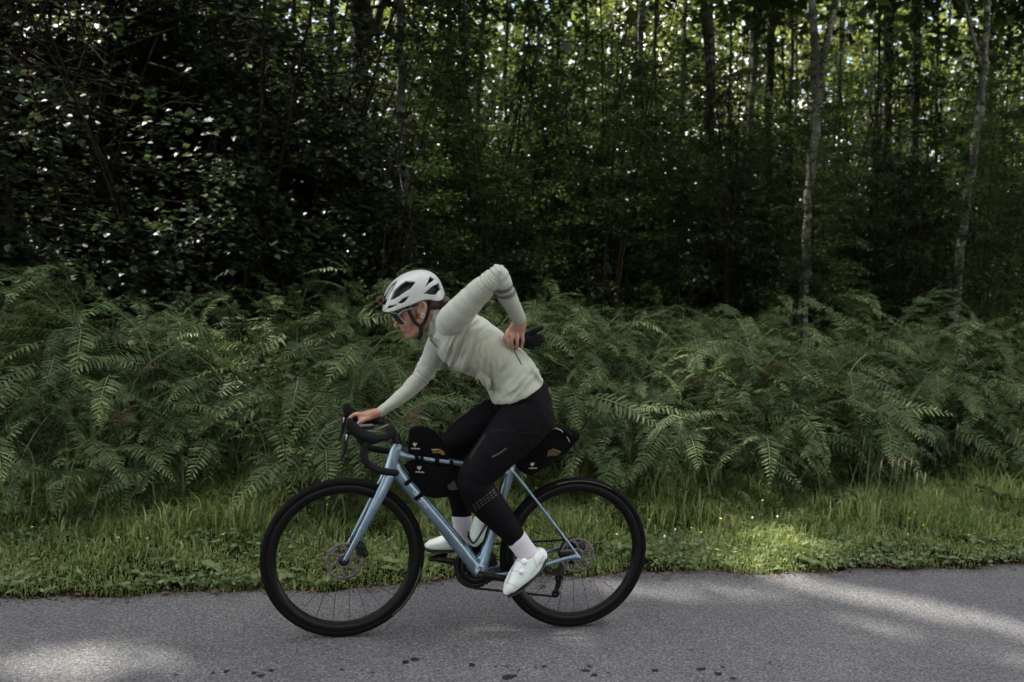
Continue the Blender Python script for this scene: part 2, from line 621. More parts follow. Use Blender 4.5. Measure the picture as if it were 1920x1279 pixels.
gx, gy = axis(-300, 300, -6, 9, 0.15), axis(-300, 300, -1, 9, 0.1)
X, Y = np.meshgrid(gx, gy)
Z = ground_z(X, Y)
i, j = np.meshgrid(np.arange(len(gx) - 1), np.arange(len(gy) - 1))
k = (j * len(gx) + i).ravel()
ground = obj('ground', (np.stack([X, Y, Z], -1).reshape(-1, 3), [np.stack([k, k + 1, k + 1 + len(gx), k + len(gx)], 1)]), M['soil'])
tag(ground, kind='structure')

rx = np.concatenate([-np.geomspace(4, 300, 20)[::-1], np.arange(-3.95, 6.0, 0.05), np.geomspace(6, 300, 20)])


def road_edge(x):
    return 0.60 + 0.035 * np.sin(x * .9 + .5) + 0.03 * np.sin(x * 2.1) + 0.028 * np.sin(x * 5.3 + 1) + 0.02 * np.sin(x * 13.7) + 0.01 * np.sin(x * 29.0 + 2)


ry = np.concatenate([np.linspace(-5.2, -0.9, 12), np.linspace(-0.8, 0.4, 13), [0.5]])
rows = [np.stack([rx, np.full_like(rx, y), np.zeros_like(rx) - 0.002 * 0], 1) for y in ry]
e = road_edge(rx)
rows += [np.stack([rx, e, np.zeros_like(rx) - 0.004], 1), np.stack([rx, e + 0.02, np.zeros_like(rx) - 0.04], 1)]
V = np.concatenate(rows)
nx = len(rx)
i, j = np.meshgrid(np.arange(nx - 1), np.arange(len(rows) - 1))
k = (j * nx + i).ravel()
road = obj('road', (V, [np.stack([k, k + 1, k + 1 + nx, k + nx], 1)]), M['asphalt'])
tag(road, kind='structure')
# tar spots, each a flat irregular blot 3 mm proud of the asphalt
g = []
for px, py, s in [(760, 1242, 14), (778, 1237, 14), (885, 1248, 12), (930, 1250, 6), (950, 1250, 6), (973, 1257, 7), (1005, 1252, 6), (1020, 1250, 9),
                  (955, 1270, 22), (1098, 1258, 14), (1105, 1250, 10), (1115, 1267, 12), (1227, 1258, 12), (1312, 1256, 10), (1320, 1254, 9), (1348, 1264, 13), (1355, 1252, 8),
                  (1375, 1273, 11), (1443, 1243, 7), (1297, 1220, 7), (400, 1262, 8), (425, 1259, 10), (475, 1263, 9), (490, 1268, 12), (510, 1258, 9), (330, 1266, 8), (870, 1230, 5),
                  (1140, 1262, 6), (640, 1256, 6), (700, 1262, 7), (822, 1258, 6)]:
    d = ray(px, py)
    c = CAM_LOC + d * (-CAM_LOC[2] / d[2])
    a = np.linspace(0, 2 * math.pi, 12, endpoint=False)
    r = s * .8 * mpp(c) * (0.35 + 0.65 * rng.random(12))
    v = np.stack([c[0] + r * np.cos(a), c[1] + r * np.sin(a) * 0.9, np.full(12, 0.003)], 1)
    g.append((v, [np.arange(12)[None, :]]))
tag(obj('tar_spots', merge(g), M['tar'], road), kind='stuff')


# ------------------------------------------------------------------ foliage builders
def crown_geo(n, r, clumps, size, spread=0.16, hollow=0.35, flat=0.55):
    """leaf clumps through an uneven ellipsoid of half-axes r"""
    d = randn_dir(clumps)
    rad = (hollow + (1 - hollow) * rng.random(clumps)) * (0.75 + 0.35 * rng.random(clumps))
    c = d * rad[:, None] * np.asarray(r)
    w = rng.random(clumps) ** 1.5 + 0.15
    idx = rng.choice(clumps, n, p=w / w.sum())
    P = c[idx] + rng.normal(size=(n, 3)) * spread * np.asarray(r) * (0.6 + 0.8 * rng.random(clumps))[idx][:, None] * np.array([1, 1, flat])
    D = randn_dir(n) * np.array([1, 1, 0.6]) + np.array([0, 0, -0.25])
    U = randn_dir(n) * 0.75 + np.array([0, 0, 1.0])
    L = size * (0.7 + 0.6 * rng.random(n))
    ct = rng.random(clumps)
    tint = np.clip(0.5 * ct[idx] + 0.5 * rng.random(n), 0, 1)
    return small_leaves(P, D, U, L, L * 0.36, tint)


def shrub_geo(n, h, spread, nst, size, low=0.12, lean=(0, 0)):
    """stems with layered side sprays; returns stem geometry and leaf geometry"""
    stems, tw = [], []
    lp, ld = [], []
    for s in range(nst):
        a = rng.random() * 6.283
        top = np.array([math.cos(a) * spread * (.25 + .7 * rng.random()) + lean[0], math.sin(a) * spread * (.25 + .7 * rng.random()) + lean[1], h * (.65 + .35 * rng.random())])
        base = np.array([math.cos(a) * .12, math.sin(a) * .12, -0.1])
        mid = (base + top) / 2 + np.array([-math.cos(a), -math.sin(a), 0]) * spread * .15 + rng.normal(size=3) * .08
        path = catmull([base, mid, top], 7)
        stems.append(tube(path, np.linspace(.022, .005, len(path)), seg=5, cap=False))
        nb = int(h * 4.2)
        for b in range(nb):
            t = low + (1 - low) * (b + rng.random()) / nb
            p = path[min(int(t * (len(path) - 1)), len(path) - 2)]
            az = rng.random() * 6.283
            ln = spread * (0.35 + 0.75 * rng.random()) * (1.15 - 0.6 * t)
            d = np.array([math.cos(az), math.sin(az), 0.25 * rng.normal() + .12])
            q = np.array([p + d * ln * u + np.array([0, 0, -0.22 * ln * u * u]) for u in np.linspace(0, 1, 5)])
            tw.append(tube(q, np.linspace(.007, .002, 5), seg=3, cap=False))
            m = max(4, int(n / (nst * nb)))
            u = rng.random(m) ** 0.75
            k = np.clip((u * 4).astype(int), 0, 3)
            fr = u * 4 - k
            pp = q[k] * (1 - fr[:, None]) + q[k + 1] * fr[:, None]
            side = np.cross(d, [0, 0, 1])
            off = (rng.random(m) - .5)
            lp.append(pp + side * (off * ln * 0.75 * (1 - .4 * u))[:, None] + rng.normal(size=(m, 3)) * np.array([.05, .05, .035]))
            ld.append(d[None, :] * .7 + side[None, :] * np.sign(off)[:, None] * (.5 + rng.random(m))[:, None] + rng.normal(size=(m, 3)) * .25 + np.array([0, 0, -.25]))
    P, D = np.concatenate(lp), np.concatenate(ld)
    m = len(P)
    U = np.array([0, 0, 1.0]) + rng.normal(size=(m, 3)) * .35
    L = size * (.65 + .7 * rng.random(m))
    return merge(stems + tw), small_leaves(P, D, U, L, L * .4, np.clip(rng.normal(.45, .25, m), 0, 1))


def lmesh(name, g, mat):
    return np_mesh(name, g[0], g[1], mat, False, g[2])


CROWNS = [lmesh('crown', crown_geo(4200, (2.3, 2.3, 3.6), 110, .145), M['leaf']),
          lmesh('crown', crown_geo(4200, (2.0, 2.0, 4.2), 120, .135), M['leaf']),
          lmesh('crown', crown_geo(5000, (3.0, 3.0, 3.2), 130, .16), M['hazel']),
          lmesh('crown', crown_geo(1500, (1.6, 1.6, 3.2), 60, .11), M['leaf'])]
GONE = None


def trunk_geo(path, rad, limbs=(), seg=12, wob=0.05):
    q = catmull(np.column_stack([path, rad]), 8)
    t = np.arange(len(q))
    q[:, 0] += 0.012 * np.sin(t * .9 + path[0][0] * 7)
    q[:, 3] *= 1 + wob * np.sin(t * 1.7) + wob * np.cos(t * 2.9 + 1)
    gs = [tube(q[:, :3], q[:, 3], seg=seg, cap=False)]
    for lp in limbs:
        lq = catmull(np.array(lp), 6)
        gs.append(tube(lq[:, :3], lq[:, 3], seg=7, cap=False))
    return merge(gs)


def limb(p, az, up, ln, r):
    d = np.array([math.cos(az), math.sin(az), up])
    pts = [np.append(p, r), np.append(p + d * ln * .5 + np.array([0, 0, -.04 * ln]), r * .6), np.append(p + d * ln + np.array([0, 0, .1 * ln]), r * .15)]
    return pts


def tree(name, label, px, Y, wpx, mat, H, crown, cs, group=None, cz=None, nl=4, extra=(), taper=0.45, fwd=0.0):
    """a trunk through photograph points at depth Y, carried down to the soil and up to height H, with limbs and a crown"""
    pts = [at(a, b, Y) for a, b in px]
    rad = [w * .86 * mpp(p) / 2 for w, p in zip(np.interp(np.arange(len(px)), np.linspace(0, len(px) - 1, len(wpx)), wpx), pts)]
    top, nxt = pts[0], pts[1]
    d = (top - nxt) / max(1e-6, (top - nxt)[2])
    bot, pb = pts[-1], pts[-2]
    db = (bot - pb) / (bot - pb)[2]
    gz = float(ground_z(bot[0], Y))
    base = bot + db * (gz - bot[2])
    path = [np.append(base, rad[-1] * 1.15) - np.array([0, 0, .1, 0])] + [np.append(p, r) for p, r in zip(pts[::-1], rad[::-1])]
    up = top.copy()
    z = top[2]
    for s in (0.35, 0.7, 1.0):
        zz = z + (H - z) * s
        p = top + d * (zz - z) * (1 - .5 * s)
        p[2] = zz
        path.append(np.append(p, rad[0] * (1 - (1 - taper * .3) * s)))
    path = np.array(path)
    o = thing(name, base, label, 'tree', group)
    limbs = []
    for k in range(nl):
        f = 0.45 + 0.5 * (k + rng.random()) / nl
        zz = z * .6 + (H - z * .6) * f
        i = min(np.searchsorted(path[:, 2], zz), len(path) - 1)
        a = (zz - path[i - 1, 2]) / max(1e-6, path[i, 2] - path[i - 1, 2])
        p = path[i - 1] * (1 - a) + path[i] * a
        limbs.append(limb(p[:3], rng.random() * 6.28, .5 + .4 * rng.random(), 1.2 + rng.random(), p[3] * .55))
    for e in extra:
        limbs.append([np.append(at(a, b, Y + dy), w * mpp(at(a, b, Y)) / 2) for a, b, dy, w in e])
    obj('trunk', trunk_geo(path[:, :3], path[:, 3], limbs), mat, o)
    c = link('crown', CROWNS[crown], o)
    c.location = Vector(path[-1, :3]) - Vector(base) + Vector((0, -fwd, -1.2 if cz is None else cz))
    c.scale = (cs, cs, cs)
    c.rotation_euler.z = rng.random() * 6.28
    return o


# ------------------------------------------------------------------ the trees that can be told apart
GT = 'trees at the edge of the wood'
tree('birch_tree', 'white-barked birch rising directly above the cyclist helmet', [(748, 0), (751, 130), (756, 260), (764, 390), (775, 492)], 6.5, (20, 19, 22, 22), M['birch'], 11, 0, 1.1, GT)
tree('oak_tree', 'thick dark oak trunk with a forked top beside the helmet birch', [(676, 0), (680, 60), (676, 150), (672, 260), (668, 480)], 11, (48, 36, 34, 40), M['oak_bark'], 13, 2, 1.2, GT,
     extra=[[(677, 90, 0, 22), (705, 40, .1, 18), (722, -20, .2, 14)]])
tree('birch_tree', 'slender pale birch with a straight white trunk above the elbow', [(1204, 0), (1198, 170), (1191, 330), (1188, 505)], 8.5, (13, 13, 14, 15), M['birch'], 12, 1, 1.0, GT)
tree('birch_tree', 'stout patchy birch, dark below and white higher up', [(1326, 0), (1331, 130), (1331, 210), (1326, 360), (1322, 540)], 9.5, (26, 22, 22, 24), M['birch'], 13, 1, 1.1, GT)
tree('birch_tree', 'birch beside a dark twin trunk, one white patch high up', [(1424, 0), (1412, 150), (1406, 260), (1402, 540)], 10.5, (16, 15, 16), M['birch'], 13, 0, 1.0, GT)
tree('alder_tree', 'dark straight trunk next to the patchy white birch', [(1449, 0), (1443, 150), (1438, 300), (1432, 545)], 11.5, (19, 17, 18), M['oak_bark'], 13, 2, 1.0, GT)
tree('birch_tree', 'forked birch with a pale bent lower trunk standing in bracken', [(1524, 0), (1530, 150), (1530, 235), (1519, 330), (1514, 410), (1510, 514)], 6.0, (15, 20, 19, 19, 18, 19), M['birch'], 11, 0, 1.1, GT,
     extra=[[(1531, 170, 0, 17), (1552, 70, .1, 14), (1572, -20, .2, 11)], [(1531, 130, 0, 5), (1575, 100, .2, 4), (1640, 60, .3, 1.5)]])
tree('birch_tree', 'tall pale birch leaning outward past the last bracken', [(1852, 0), (1846, 100), (1838, 200), (1823, 310), (1806, 430), (1790, 580)], 6.6, (13, 15, 17, 17, 17, 19), M['birch'], 11, 1, 1.1, GT,
     extra=[[(1842, 130, 0, 10), (1822, 60, .1, 8), (1806, -10, .2, 6)]])
tree('young_tree', 'thin brown sapling trunk leaning above the cyclist back', [(1012, 60), (992, 240), (976, 390), (968, 500)], 7.8, (8, 9, 10), M['tan_bark'], 8, 0, .7, GT)
tree('birch_tree', 'thin grey birch whose foot bends behind the helmet birch', [(875, 0), (870, 160), (866, 270), (850, 400), (842, 500)], 7.6, (13, 13, 14), M['birch'], 10, 1, .8, GT)
tree('young_tree', 'thin grey trunk close behind the bending grey birch', [(908, 0), (900, 130), (894, 260), (890, 500)], 9.0, (10, 11, 12), M['brown_bark'], 9, 0, .8, GT)
tree('alder_tree', 'dark trunk deep in the wood between two pale birches', [(1718, 0), (1716, 180), (1712, 300), (1706, 560)], 13, (22, 20, 22), M['oak_bark'], 14, 2, 1.0, GT)
tree('alder_tree', 'dark broken-looking trunk beyond the forked birch', [(1668, 0), (1664, 180), (1662, 280), (1656, 550)], 12.5, (22, 20, 22), M['oak_bark'], 14, 2, 1.0, GT)
tree('young_tree', 'thin tan stem catching sun beside the leaning birch', [(1830, 200), (1795, 380), (1776, 480), (1764, 580)], 9.5, (6, 8, 9), M['tan_bark'], 9, 1, .7, GT)
tree('young_tree', 'short pale stem lit below the patchy birch', [(1392, 300), (1380, 440), (1376, 480), (1372, 556)], 11, (8, 8, 9), M['tan_bark'], 9, 0, .7, GT)

# tall trees added for shade: crowns brought forward over the bank, trunks hidden in undergrowth
for q, (px, Yd, fw) in enumerate([(-260, 8.6, 3.2), (-60, 9.0, 2.2), (90, 8.4, 3.2), (215, 9.4, 2.2), (330, 8.6, 3.0), (430, 9.6, 2.2), (545, 8.8, 3.0), (610, 10.4, 2.0), (-150, 11.2, 2.0), (280, 11.6, 2.0), (1085, 9.6, 3.0), (1275, 10.6, 3.0), (1640, 10.0, 3.0), (1180, 11.5, 2.5), (1370, 12, 2.5), (1480, 11.4, 2.5), (1560, 12.5, 3), (1745, 11.6, 2.5), (1850, 12.4, 3), (1960, 10.5, 2.5), (2080, 10, 2.5), (960, 11, 2.5), (840, 10.5, 2.5)]):
    x0 = px + rng.normal() * 6
    w = 11 if px < 900 else 7
    tree('added_shade_tree', ['tall dark-stemmed tree added for shade behind the hazel thicket', 'dark-trunked tree added for shade among leaves at the wood edge'][px > 900], [(x0 + 8, 60), (x0 + 4, 260), (x0, 500)], Yd, (w * .8, w), M['oak_bark'], 9.8 + 2 * rng.random(), q % 3, 1.25, 'tall trees added for shade in the undergrowth', fwd=fw,
         extra=[[(x0 + 9, -60, 0, w * .5), (x0 + 20, -220, -fw * .5, w * .35), (x0 + 20, -420, -fw, w * .1)]])

# thin trunks of the wood behind, one prototype of each kind copied
GB = 'slender trees deeper in the wood'
protos = []
for kind, (mat, H, r) in enumerate([('brown_bark', 13, .042), ('tan_bark', 12, .032), ('oak_bark', 14, .065), ('oak_bark', 13, .045)]):
    o = thing('slender_tree', (0, 0, 0), ['slender brown-barked tree standing deep in the shaded wood', 'slender tan-barked tree standing deep in the shaded wood',
                                          'slender blackish tree standing deep in the shaded wood', 'thin dark tree standing deep in the shaded wood'][kind], 'tree', GB)
    lean = rng.normal(size=2) * .035
    path = np.array([[lean[0] * z + .05 * math.sin(z * .5 + kind), lean[1] * z, z] for z in (-.1, 1.5, 3, 5, 7, 9, H)])
    lb = [limb(np.array([lean[0] * z, lean[1] * z, z]), rng.random() * 6.28, .45, .7 + .8 * rng.random(), r * .35) for z in np.linspace(2.5, H - 2, 9)]
    obj('trunk', trunk_geo(path, np.linspace(r * 1.1, r * .35, len(path)), lb, 8), M[mat], o)
    c = link('crown', CROWNS[3], o)
    c.location = (0, 0, H - 1.0)
    protos.append(o)
spots, tries = [], 0
while len(spots) < 32 and tries < 4000:
    tries += 1
    Yd = 10.5 + 11 * rng.random() ** 1.1
    x = at(rng.uniform(-150, 2080) if rng.random() < .8 else rng.uniform(1150, 2050), 500, Yd)[0]
    if all((x - a) ** 2 + (Yd - b) ** 2 > .2 for a, b, _ in spots):
        spots.append((x, Yd, len(spots) % 4))
seen = set()
for x, Yd, kd in spots:
    o = protos[kd] if kd not in seen else copy_tree(protos[kd])
    seen.add(kd)
    o.location = (x, Yd, float(ground_z(x, Yd)))
    o.rotation_euler.z = rng.random() * 6.28
    s = .8 + .45 * rng.random()
    o.scale = (s, s, s)
    if Yd < 15:
        for ch in o.children:
            if ch.name.startswith('crown'):
                ch.data = CROWNS[len(seen) % 3 if Yd < 12 else 1]
                ch.location.z -= 1.6 if x < at(1150, 100, Yd)[0] else -.8

# unseen shade trees across the road and off the view's ends: they cut sky light
GS = 'trees across the lane'
big = []
for kind in range(2):
    o = thing('lane_tree', (0, 0, 0), 'tall broad tree shading the lane from behind the viewer', 'tree', GS)
    path = np.array([[.1 * math.sin(z * .4), 0, z] for z in (-.1, 2, 4, 6, 9, 12)])
    obj('trunk', trunk_geo(path, np.linspace(.2, .07, 6), [limb(np.array([0, 0, z]), z * 2.4, .6, 2.0, .06) for z in (4, 5, 6, 7, 8, 9)], 9), M['brown_bark'], o)
    for z, s in ((8, 1.25), (11.5, 1.0), (5, 1.1)):
        c = link('crown', CROWNS[2 if z != 11.5 else kind], o)
        c.location = (rng.normal() * .4, rng.normal() * .4, z)
        c.scale = (s, s, s * .9)
        c.rotation_euler.z = rng.random() * 6.28
    big.append(o)
used = set()
for q, (x, y) in enumerate([(-9.5, -10.5), (-6, -11.5), (-2.5, -10.6), (1, -11.4), (4.5, -10.6), (8, -11.5), (11.5, -10.5), (-15, -9.5), (16, -10),
                            (-10, 4.8), (-8.2, 8.5), (-13, 8), (15.5, 6), (19, 10), (-12, 13), (-16, 4.5)]):
    kd = q % 2
    o = big[kd] if kd not in used else copy_tree(big[kd])
    used.add(kd)
    if y > 0:
        o['label'] = 'tall broad tree further along the edge of the wood'
        o['group'] = 'trees along the wood edge'
    o.location = (x, y, float(ground_z(x, y)))
    o.rotation_euler.z = rng.random() * 6.28

# ------------------------------------------------------------------ understory shrubs
SH = []
for kind, (n, h, sp, nst, size, mat) in enumerate([(8400, 4.6, 1.5, 5, .054, 'hazel'), (6200, 5.4, 1.3, 4, .052, 'leaf'), (8000, 3.4, 1.4, 5, .048, 'hazel'), (5600, 6.0, 1.25, 3, .047, 'leaf'), (5200, 6.4, 1.4, 3, .048, 'leaf')]):
    st, lf = shrub_geo(n, h, sp, nst, size, low=.5 if kind == 4 else .12)
    SH.append((np_mesh('stem', st[0], st[1], M['twig']), lmesh('foliage', lf, M[mat])))


def shrub(kind, x, y, s, label, group, z=0.0):
    o = thing('understory_shrub', (x, y, float(ground_z(x, y)) + z), label, 'shrub', group)
    link('stem', SH[kind][0], o)
    link('foliage', SH[kind][1], o)
    o.rotation_euler.z = rng.random() * 6.28
    o.scale = (s, s, s)
    return o


GU = 'leafy undergrowth in the wood'
for o in [o for o in COL.objects if o.name.split('.')[0] == 'birch_tree']:      # leafy side branches half hide the birch trunks
    for kd, z, s_, dx in ((1, 2.5, .5, .1), (3, 3.6, .45, -.25)):
        c = link('foliage', SH[kd][1], o, (dx, -.15, z))
        c.scale = (s_, s_, s_)
        c.rotation_euler.z = rng.random() * 6.28
KL = ['dense dark hazel shrub at the wood edge behind the bracken', 'airy small-leaved birch sapling in the undergrowth', 'low spreading dark shrub behind the bracken', 'tall thin leafy sapling reaching between the trunks', 'tall sapling with a bare stem and leafy top among the birches']
sl = []
for px, Yd, kd, s in [(-240, 6.4, 0, 1.4), (-420, 7.5, 0, 1.6), (-300, 9.5, 0, 1.7), (-600, 9.5, 0, 1.8), (-520, 6.5, 2, 1.8), (-80, 5.6, 0, 1.35), (40, 6.0, 0, 1.4), (150, 5.6, 0, 1.25), (250, 6.3, 0, 1.4), (350, 5.8, 2, 1.5), (440, 6.2, 0, 1.35), (530, 6.6, 0, 1.3), (600, 6.2, 2, 1.25), (0, 7.4, 0, 1.5), (110, 7.8, 2, 1.9), (210, 7.6, 0, 1.5), (320, 7.8, 0, 1.55), (400, 7.4, 2, 1.8), (500, 8.0, 0, 1.5), (590, 8.2, 0, 1.45), (60, 9, 0, 1.6), (280, 9.4, 0, 1.6), (460, 9.6, 0, 1.6),
                      (640, 7.8, 1, .95), (720, 8.2, 1, 1.0), (700, 7.0, 2, .8), (810, 7.2, 1, .85), (860, 9.4, 1, 1.1), (960, 9.0, 3, 1.0), (1040, 9.2, 1, 1.0), (1120, 9.6, 0, .9), (1100, 7.6, 2, .8), (1220, 9.0, 2, 1.0),
                      (1190, 7.2, 2, .62), (1290, 9.0, 2, 1.1), (1380, 9.6, 0, .9), (1430, 8.8, 2, 1.0), (1490, 9.6, 1, .95), (1600, 9.2, 2, 1.15), (1640, 10.4, 0, .9), (1720, 9.6, 2, 1.0), (1590, 8.2, 2, .8), (1880, 9.8, 1, .9), (1960, 8.6, 0, .9),
                      (260, 11, 0, 1.6), (560, 11, 1, 1.5), (740, 10.5, 3, 1.35), (800, 11.5, 1, 1.5), (900, 10.6, 3, 1.4), (1000, 12, 1, 1.55), (1100, 11, 3, 1.4), (1250, 12.5, 1, 1.3), (1550, 13, 1, 1.35), (1650, 12, 3, 1.4), (1780, 13.5, 3, 1.45), (1860, 11.5, 1, 1.4), (1950, 12.5, 1, 1.4), (80, 12, 0, 1.4), (420, 12.5, 0, 1.4), (680, 13, 0, 1.2), (900, 14, 0, 1.3), (1140, 14, 1, 1.3), (1400, 14.5, 1, 1.3), (1650, 15, 3, 1.3),
                      (1200, 7.6, 4, .7), (1325, 8.4, 4, .8), (1420, 9.2, 4, .85), (1545, 5.4, 4, .62), (1860, 5.8, 4, .72), (880, 6.8, 4, .7), (1040, 8.4, 4, .8), (1680, 9.5, 4, .9), (1760, 10.5, 4, 1.0), (1600, 11, 4, 1.0), (1470, 12, 4, 1.1),
                      (1515, 5.3, 4, .55), (1848, 5.7, 4, .6), (1150, 8.2, 1, 1.1), (1240, 8, 3, 1.05), (1340, 8.6, 1, 1.15), (1440, 7.8, 2, 1.0), (1630, 7.6, 3, 1.05), (1700, 8.4, 2, 1.2), (1780, 8.8, 1, 1.15), (1900, 8.8, 3, 1.15), (1080, 7.4, 3, .95), (980, 7.8, 1, 1.05), (900, 7.6, 3, 1.0), (830, 8.4, 1, 1.1),
                      (1150, 10, 1, 1.35), (1270, 10.8, 3, 1.3), (1480, 10.8, 1, 1.35), (1560, 10.2, 3, 1.2), (1700, 11, 1, 1.45), (1800, 9.8, 3, 1.25), (1900, 10.8, 1, 1.4), (1400, 11.5, 3, 1.3),
                      (700, 5.9, 3, .85), (800, 6.2, 1, .8), (930, 6.6, 3, .9), (1010, 7.0, 1, .85), (1130, 6.6, 3, .9), (1260, 6.8, 1, .8), (1370, 7.4, 3, .95), (1450, 8.3, 1, .85), (1590, 8.3, 3, .9), (1690, 7.2, 1, .9), (1770, 7.8, 3, .95), (1900, 7.4, 1, .9), (640, 6.6, 1, .95),
                      *[(float(a), 17.0 + (k * 3.7) % 6, k % 4, 1.5) for k, a in enumerate(np.linspace(-60, 1980, 26))], *[(float(a), 22.0 + (k * 2.3) % 5, (k + 1) % 4, 1.9) for k, a in enumerate(np.linspace(-40, 1960, 22))]]:
    x = at(px, 520, Yd)[0]
    sl.append((px, Yd, shrub(kd, x, Yd, s, KL[kd], GU)))
ORD = 'first second third fourth fifth sixth seventh eighth ninth tenth eleventh twelfth thirteenth fourteenth fifteenth sixteenth seventeenth eighteenth nineteenth twentieth'.split()
for q, (px, Yd, o) in enumerate(sorted([t for t in sl if t[1] < 7.3 and t[0] > -100], key=lambda t: t[0])[:20]):
    o['label'] = o['label'].split(' behind')[0].split(' at the')[0].split(' in the')[0].split(' reaching')[0].split(' with')[0] + f', {ORD[q]} along the front row counted from the left edge'

# the far wood that reads as one mass
g, tn = [], []
nfar = 165000
fy = rng.uniform(24, 44, nfar)
fx = np.array([0.0] * nfar)
xl, xr = np.interp(fy, [20, 44], [-28, -38]), np.interp(fy, [20, 44], [25, 48])
fx = xl + (xr - xl) * rng.random(nfar)
fz = 17 * rng.random(nfar)
clump = np.sin(fx * 1.3 + fy) * np.sin(fz * 1.7 + fx * .7) * np.cos(fy * 1.1 + fz)
keep = clump > rng.normal(-.4, .25, nfar)
P = np.stack([fx, fy, fz], 1)[keep]
n = len(P)
L = .3 * (.6 + .8 * rng.random(n))
lv = small_leaves(P, randn_dir(n), randn_dir(n) * .8 + np.array([0, 0, 1.]), L, L * .4, rng.random(n))
fo = tag(obj('far_woodland', (lv[0], lv[1]), M['far_leaf'], None, False, lv[2]), 'dense leafy woodland far behind the trunks', 'woodland', kind='stuff')
g = []
for q in range(20):
    y = rng.uniform(26, 42)
    x = rng.uniform(*np.interp(y, [20, 44], [-12, -20]).repeat(1), 1)[()] if False else rng.uniform(float(np.interp(y, [20, 44], [-12, -20])), float(np.interp(y, [20, 44], [25, 48])))
    r = rng.uniform(.05, .12)
    g.append(tube([[x, y, -.5], [x + rng.normal() * .2, y, 7], [x + rng.normal() * .5, y, 15]], [r, r * .8, r * .4], seg=6, cap=False))
tag(obj('trunks', merge(g), M['oak_bark'], fo), kind='stuff')

# leaves cut away towards the sun, shaped to light chosen spots on lane, verge and wood
PATCH = [(-1.5, -.14, .36, .15, R(-12), .6), (1.15, .40, .55, .13, R(-10), .75), (2.3, .08, .85, .15, R(-44), .98), (2.2, -.36, .5, .11, R(-44), .7), (2.05, .95, .5, .32, R(20), .99), (at(1390, 890, 1.9)[0], 1.9, .2, .2, 0, .98), (at(425, 640, 2.9)[0], 2.9, .38, .4, R(40), .99), (at(480, 720, 2.5)[0], 2.5, .16, .2, 0, .9), (.35, -.10, .35, .08, R(-10), .5)]
PATCH = [(*q, .95 if q[1] > 2 else .4 if q[1] > 1.5 else 0.0) for q in PATCH]
_c = CAM_LOC + ray(1385, 925) * ((.05 - CAM_LOC[2]) / ray(1385, 925)[2])
PATCH.append((_c[0], _c[1] - .1, .3, .3, 0.0, .99, .4))
for px, py, Yq, a_ in [(1880, 480, 9.5, .5), (1900, 540, 11, .6), (1780, 450, 9.5, .4), (1720, 480, 11, .5), (1390, 500, 11, .3), (1290, 500, 11.5, .3), (1850, 430, 12, .5), (752, 120, 6.4, .4), (756, 260, 6.4, .4), (766, 400, 6.4, .3), (1200, 120, 8.4, .4), (1512, 430, 5.9, .35), (1516, 360, 5.9, .3), (1830, 250, 6.5, .35), (1800, 480, 6.5, .3), (20, 70, 6.5, .5), (160, 200, 6, .4), (640, 100, 8.5, .7), (720, 200, 8, .6), (800, 160, 7.5, .6), (880, 200, 8, .6), (960, 280, 8, .5), (1080, 250, 9, .5), (1340, 100, 11, .6), (1430, 120, 12, .6), (1600, 150, 12, .7), (1700, 150, 13, .7)]:
    c_ = at(px, py, Yq)
    PATCH.append((c_[0], c_[1], a_, a_, 0.0, .9, c_[2]))
for q in range(112):
    px, py, Yq = (rng.uniform(-20, 660), rng.uniform(-20, 480), rng.uniform(4.2, 6.4)) if q < 66 else (rng.uniform(640, 1100), rng.uniform(0, 400), rng.uniform(5.5, 9)) if q < 94 else (rng.uniform(1100, 1920), rng.uniform(0, 320), rng.uniform(7, 11))
    c_ = at(px, py, Yq)
    PATCH.append((c_[0], c_[1], *((rng.uniform(.12, .34), rng.uniform(.10, .28)) if q < 66 else (rng.uniform(.14, .38), rng.uniform(.12, .3))), rng.random() * 3, .9, c_[2]))
bpy.context.view_layer.update()
_sdn = np.array(_sd)


def open_gaps(o):
    me = o.data
    n = len(me.vertices)
    co = np.empty(n * 3, np.float32)
    me.vertices.foreach_get('co', co)
    mw = np.array(o.matrix_world)
    lc = co.reshape(-1, 4, 3)
    c = lc.mean(1) @ mw[:3, :3].T + mw[:3, 3]
    drop = np.zeros(len(c), bool)
    lo_, hi_ = c.min(0), c.max(0)
    mid_, rad_ = (lo_ + hi_) / 2, np.linalg.norm(hi_ - lo_) / 2
    for x, y, a, b, t, p, zt in PATCH:
        gm = mid_ - _sdn * ((mid_[2] - zt) / _sdn[2])
        if math.hypot(gm[0] - x, gm[1] - y) > rad_ * 1.35 + 1.4 * max(a, b) or hi_[2] < zt:
            continue
        g = c - _sdn * ((c[:, 2] - zt) / _sdn[2])[:, None]
        u = (g[:, 0] - x) * math.cos(t) + (g[:, 1] - y) * math.sin(t)
        v = -(g[:, 0] - x) * math.sin(t) + (g[:, 1] - y) * math.cos(t)
        e = np.sqrt((u / a) ** 2 + (v / b) ** 2)
        pr = p * np.clip((1.35 - e) / .5, 0, 1) * (c[:, 2] > zt + (.8 if zt < 1.2 else .5 * a + .05))
        drop |= rng.random(len(c)) < pr ** .35 * (pr > 0)
    if drop.sum() < (3 if o.name.startswith('crown') else 190):
        return 0
    tn = np.empty(n, np.float32)
    me.attributes['tint'].data.foreach_get('value', tn)
    k = ~drop
    V = lc[k].reshape(-1, 3)
    b = np.arange(int(k.sum()))[:, None] * 4
    o.data = np_mesh(me.name, V, [np.concatenate([b + [[0, 1, 2]], b + [[0, 2, 3]]])], me.materials[0], False, tn.reshape(-1, 4)[k].ravel())
    return 1


ncut = sum(open_gaps(o) for o in list(bpy.data.objects) if o.type == 'MESH' and o.name.split('.')[0] in ('crown', 'foliage'))
print('crowns with gaps', ncut)

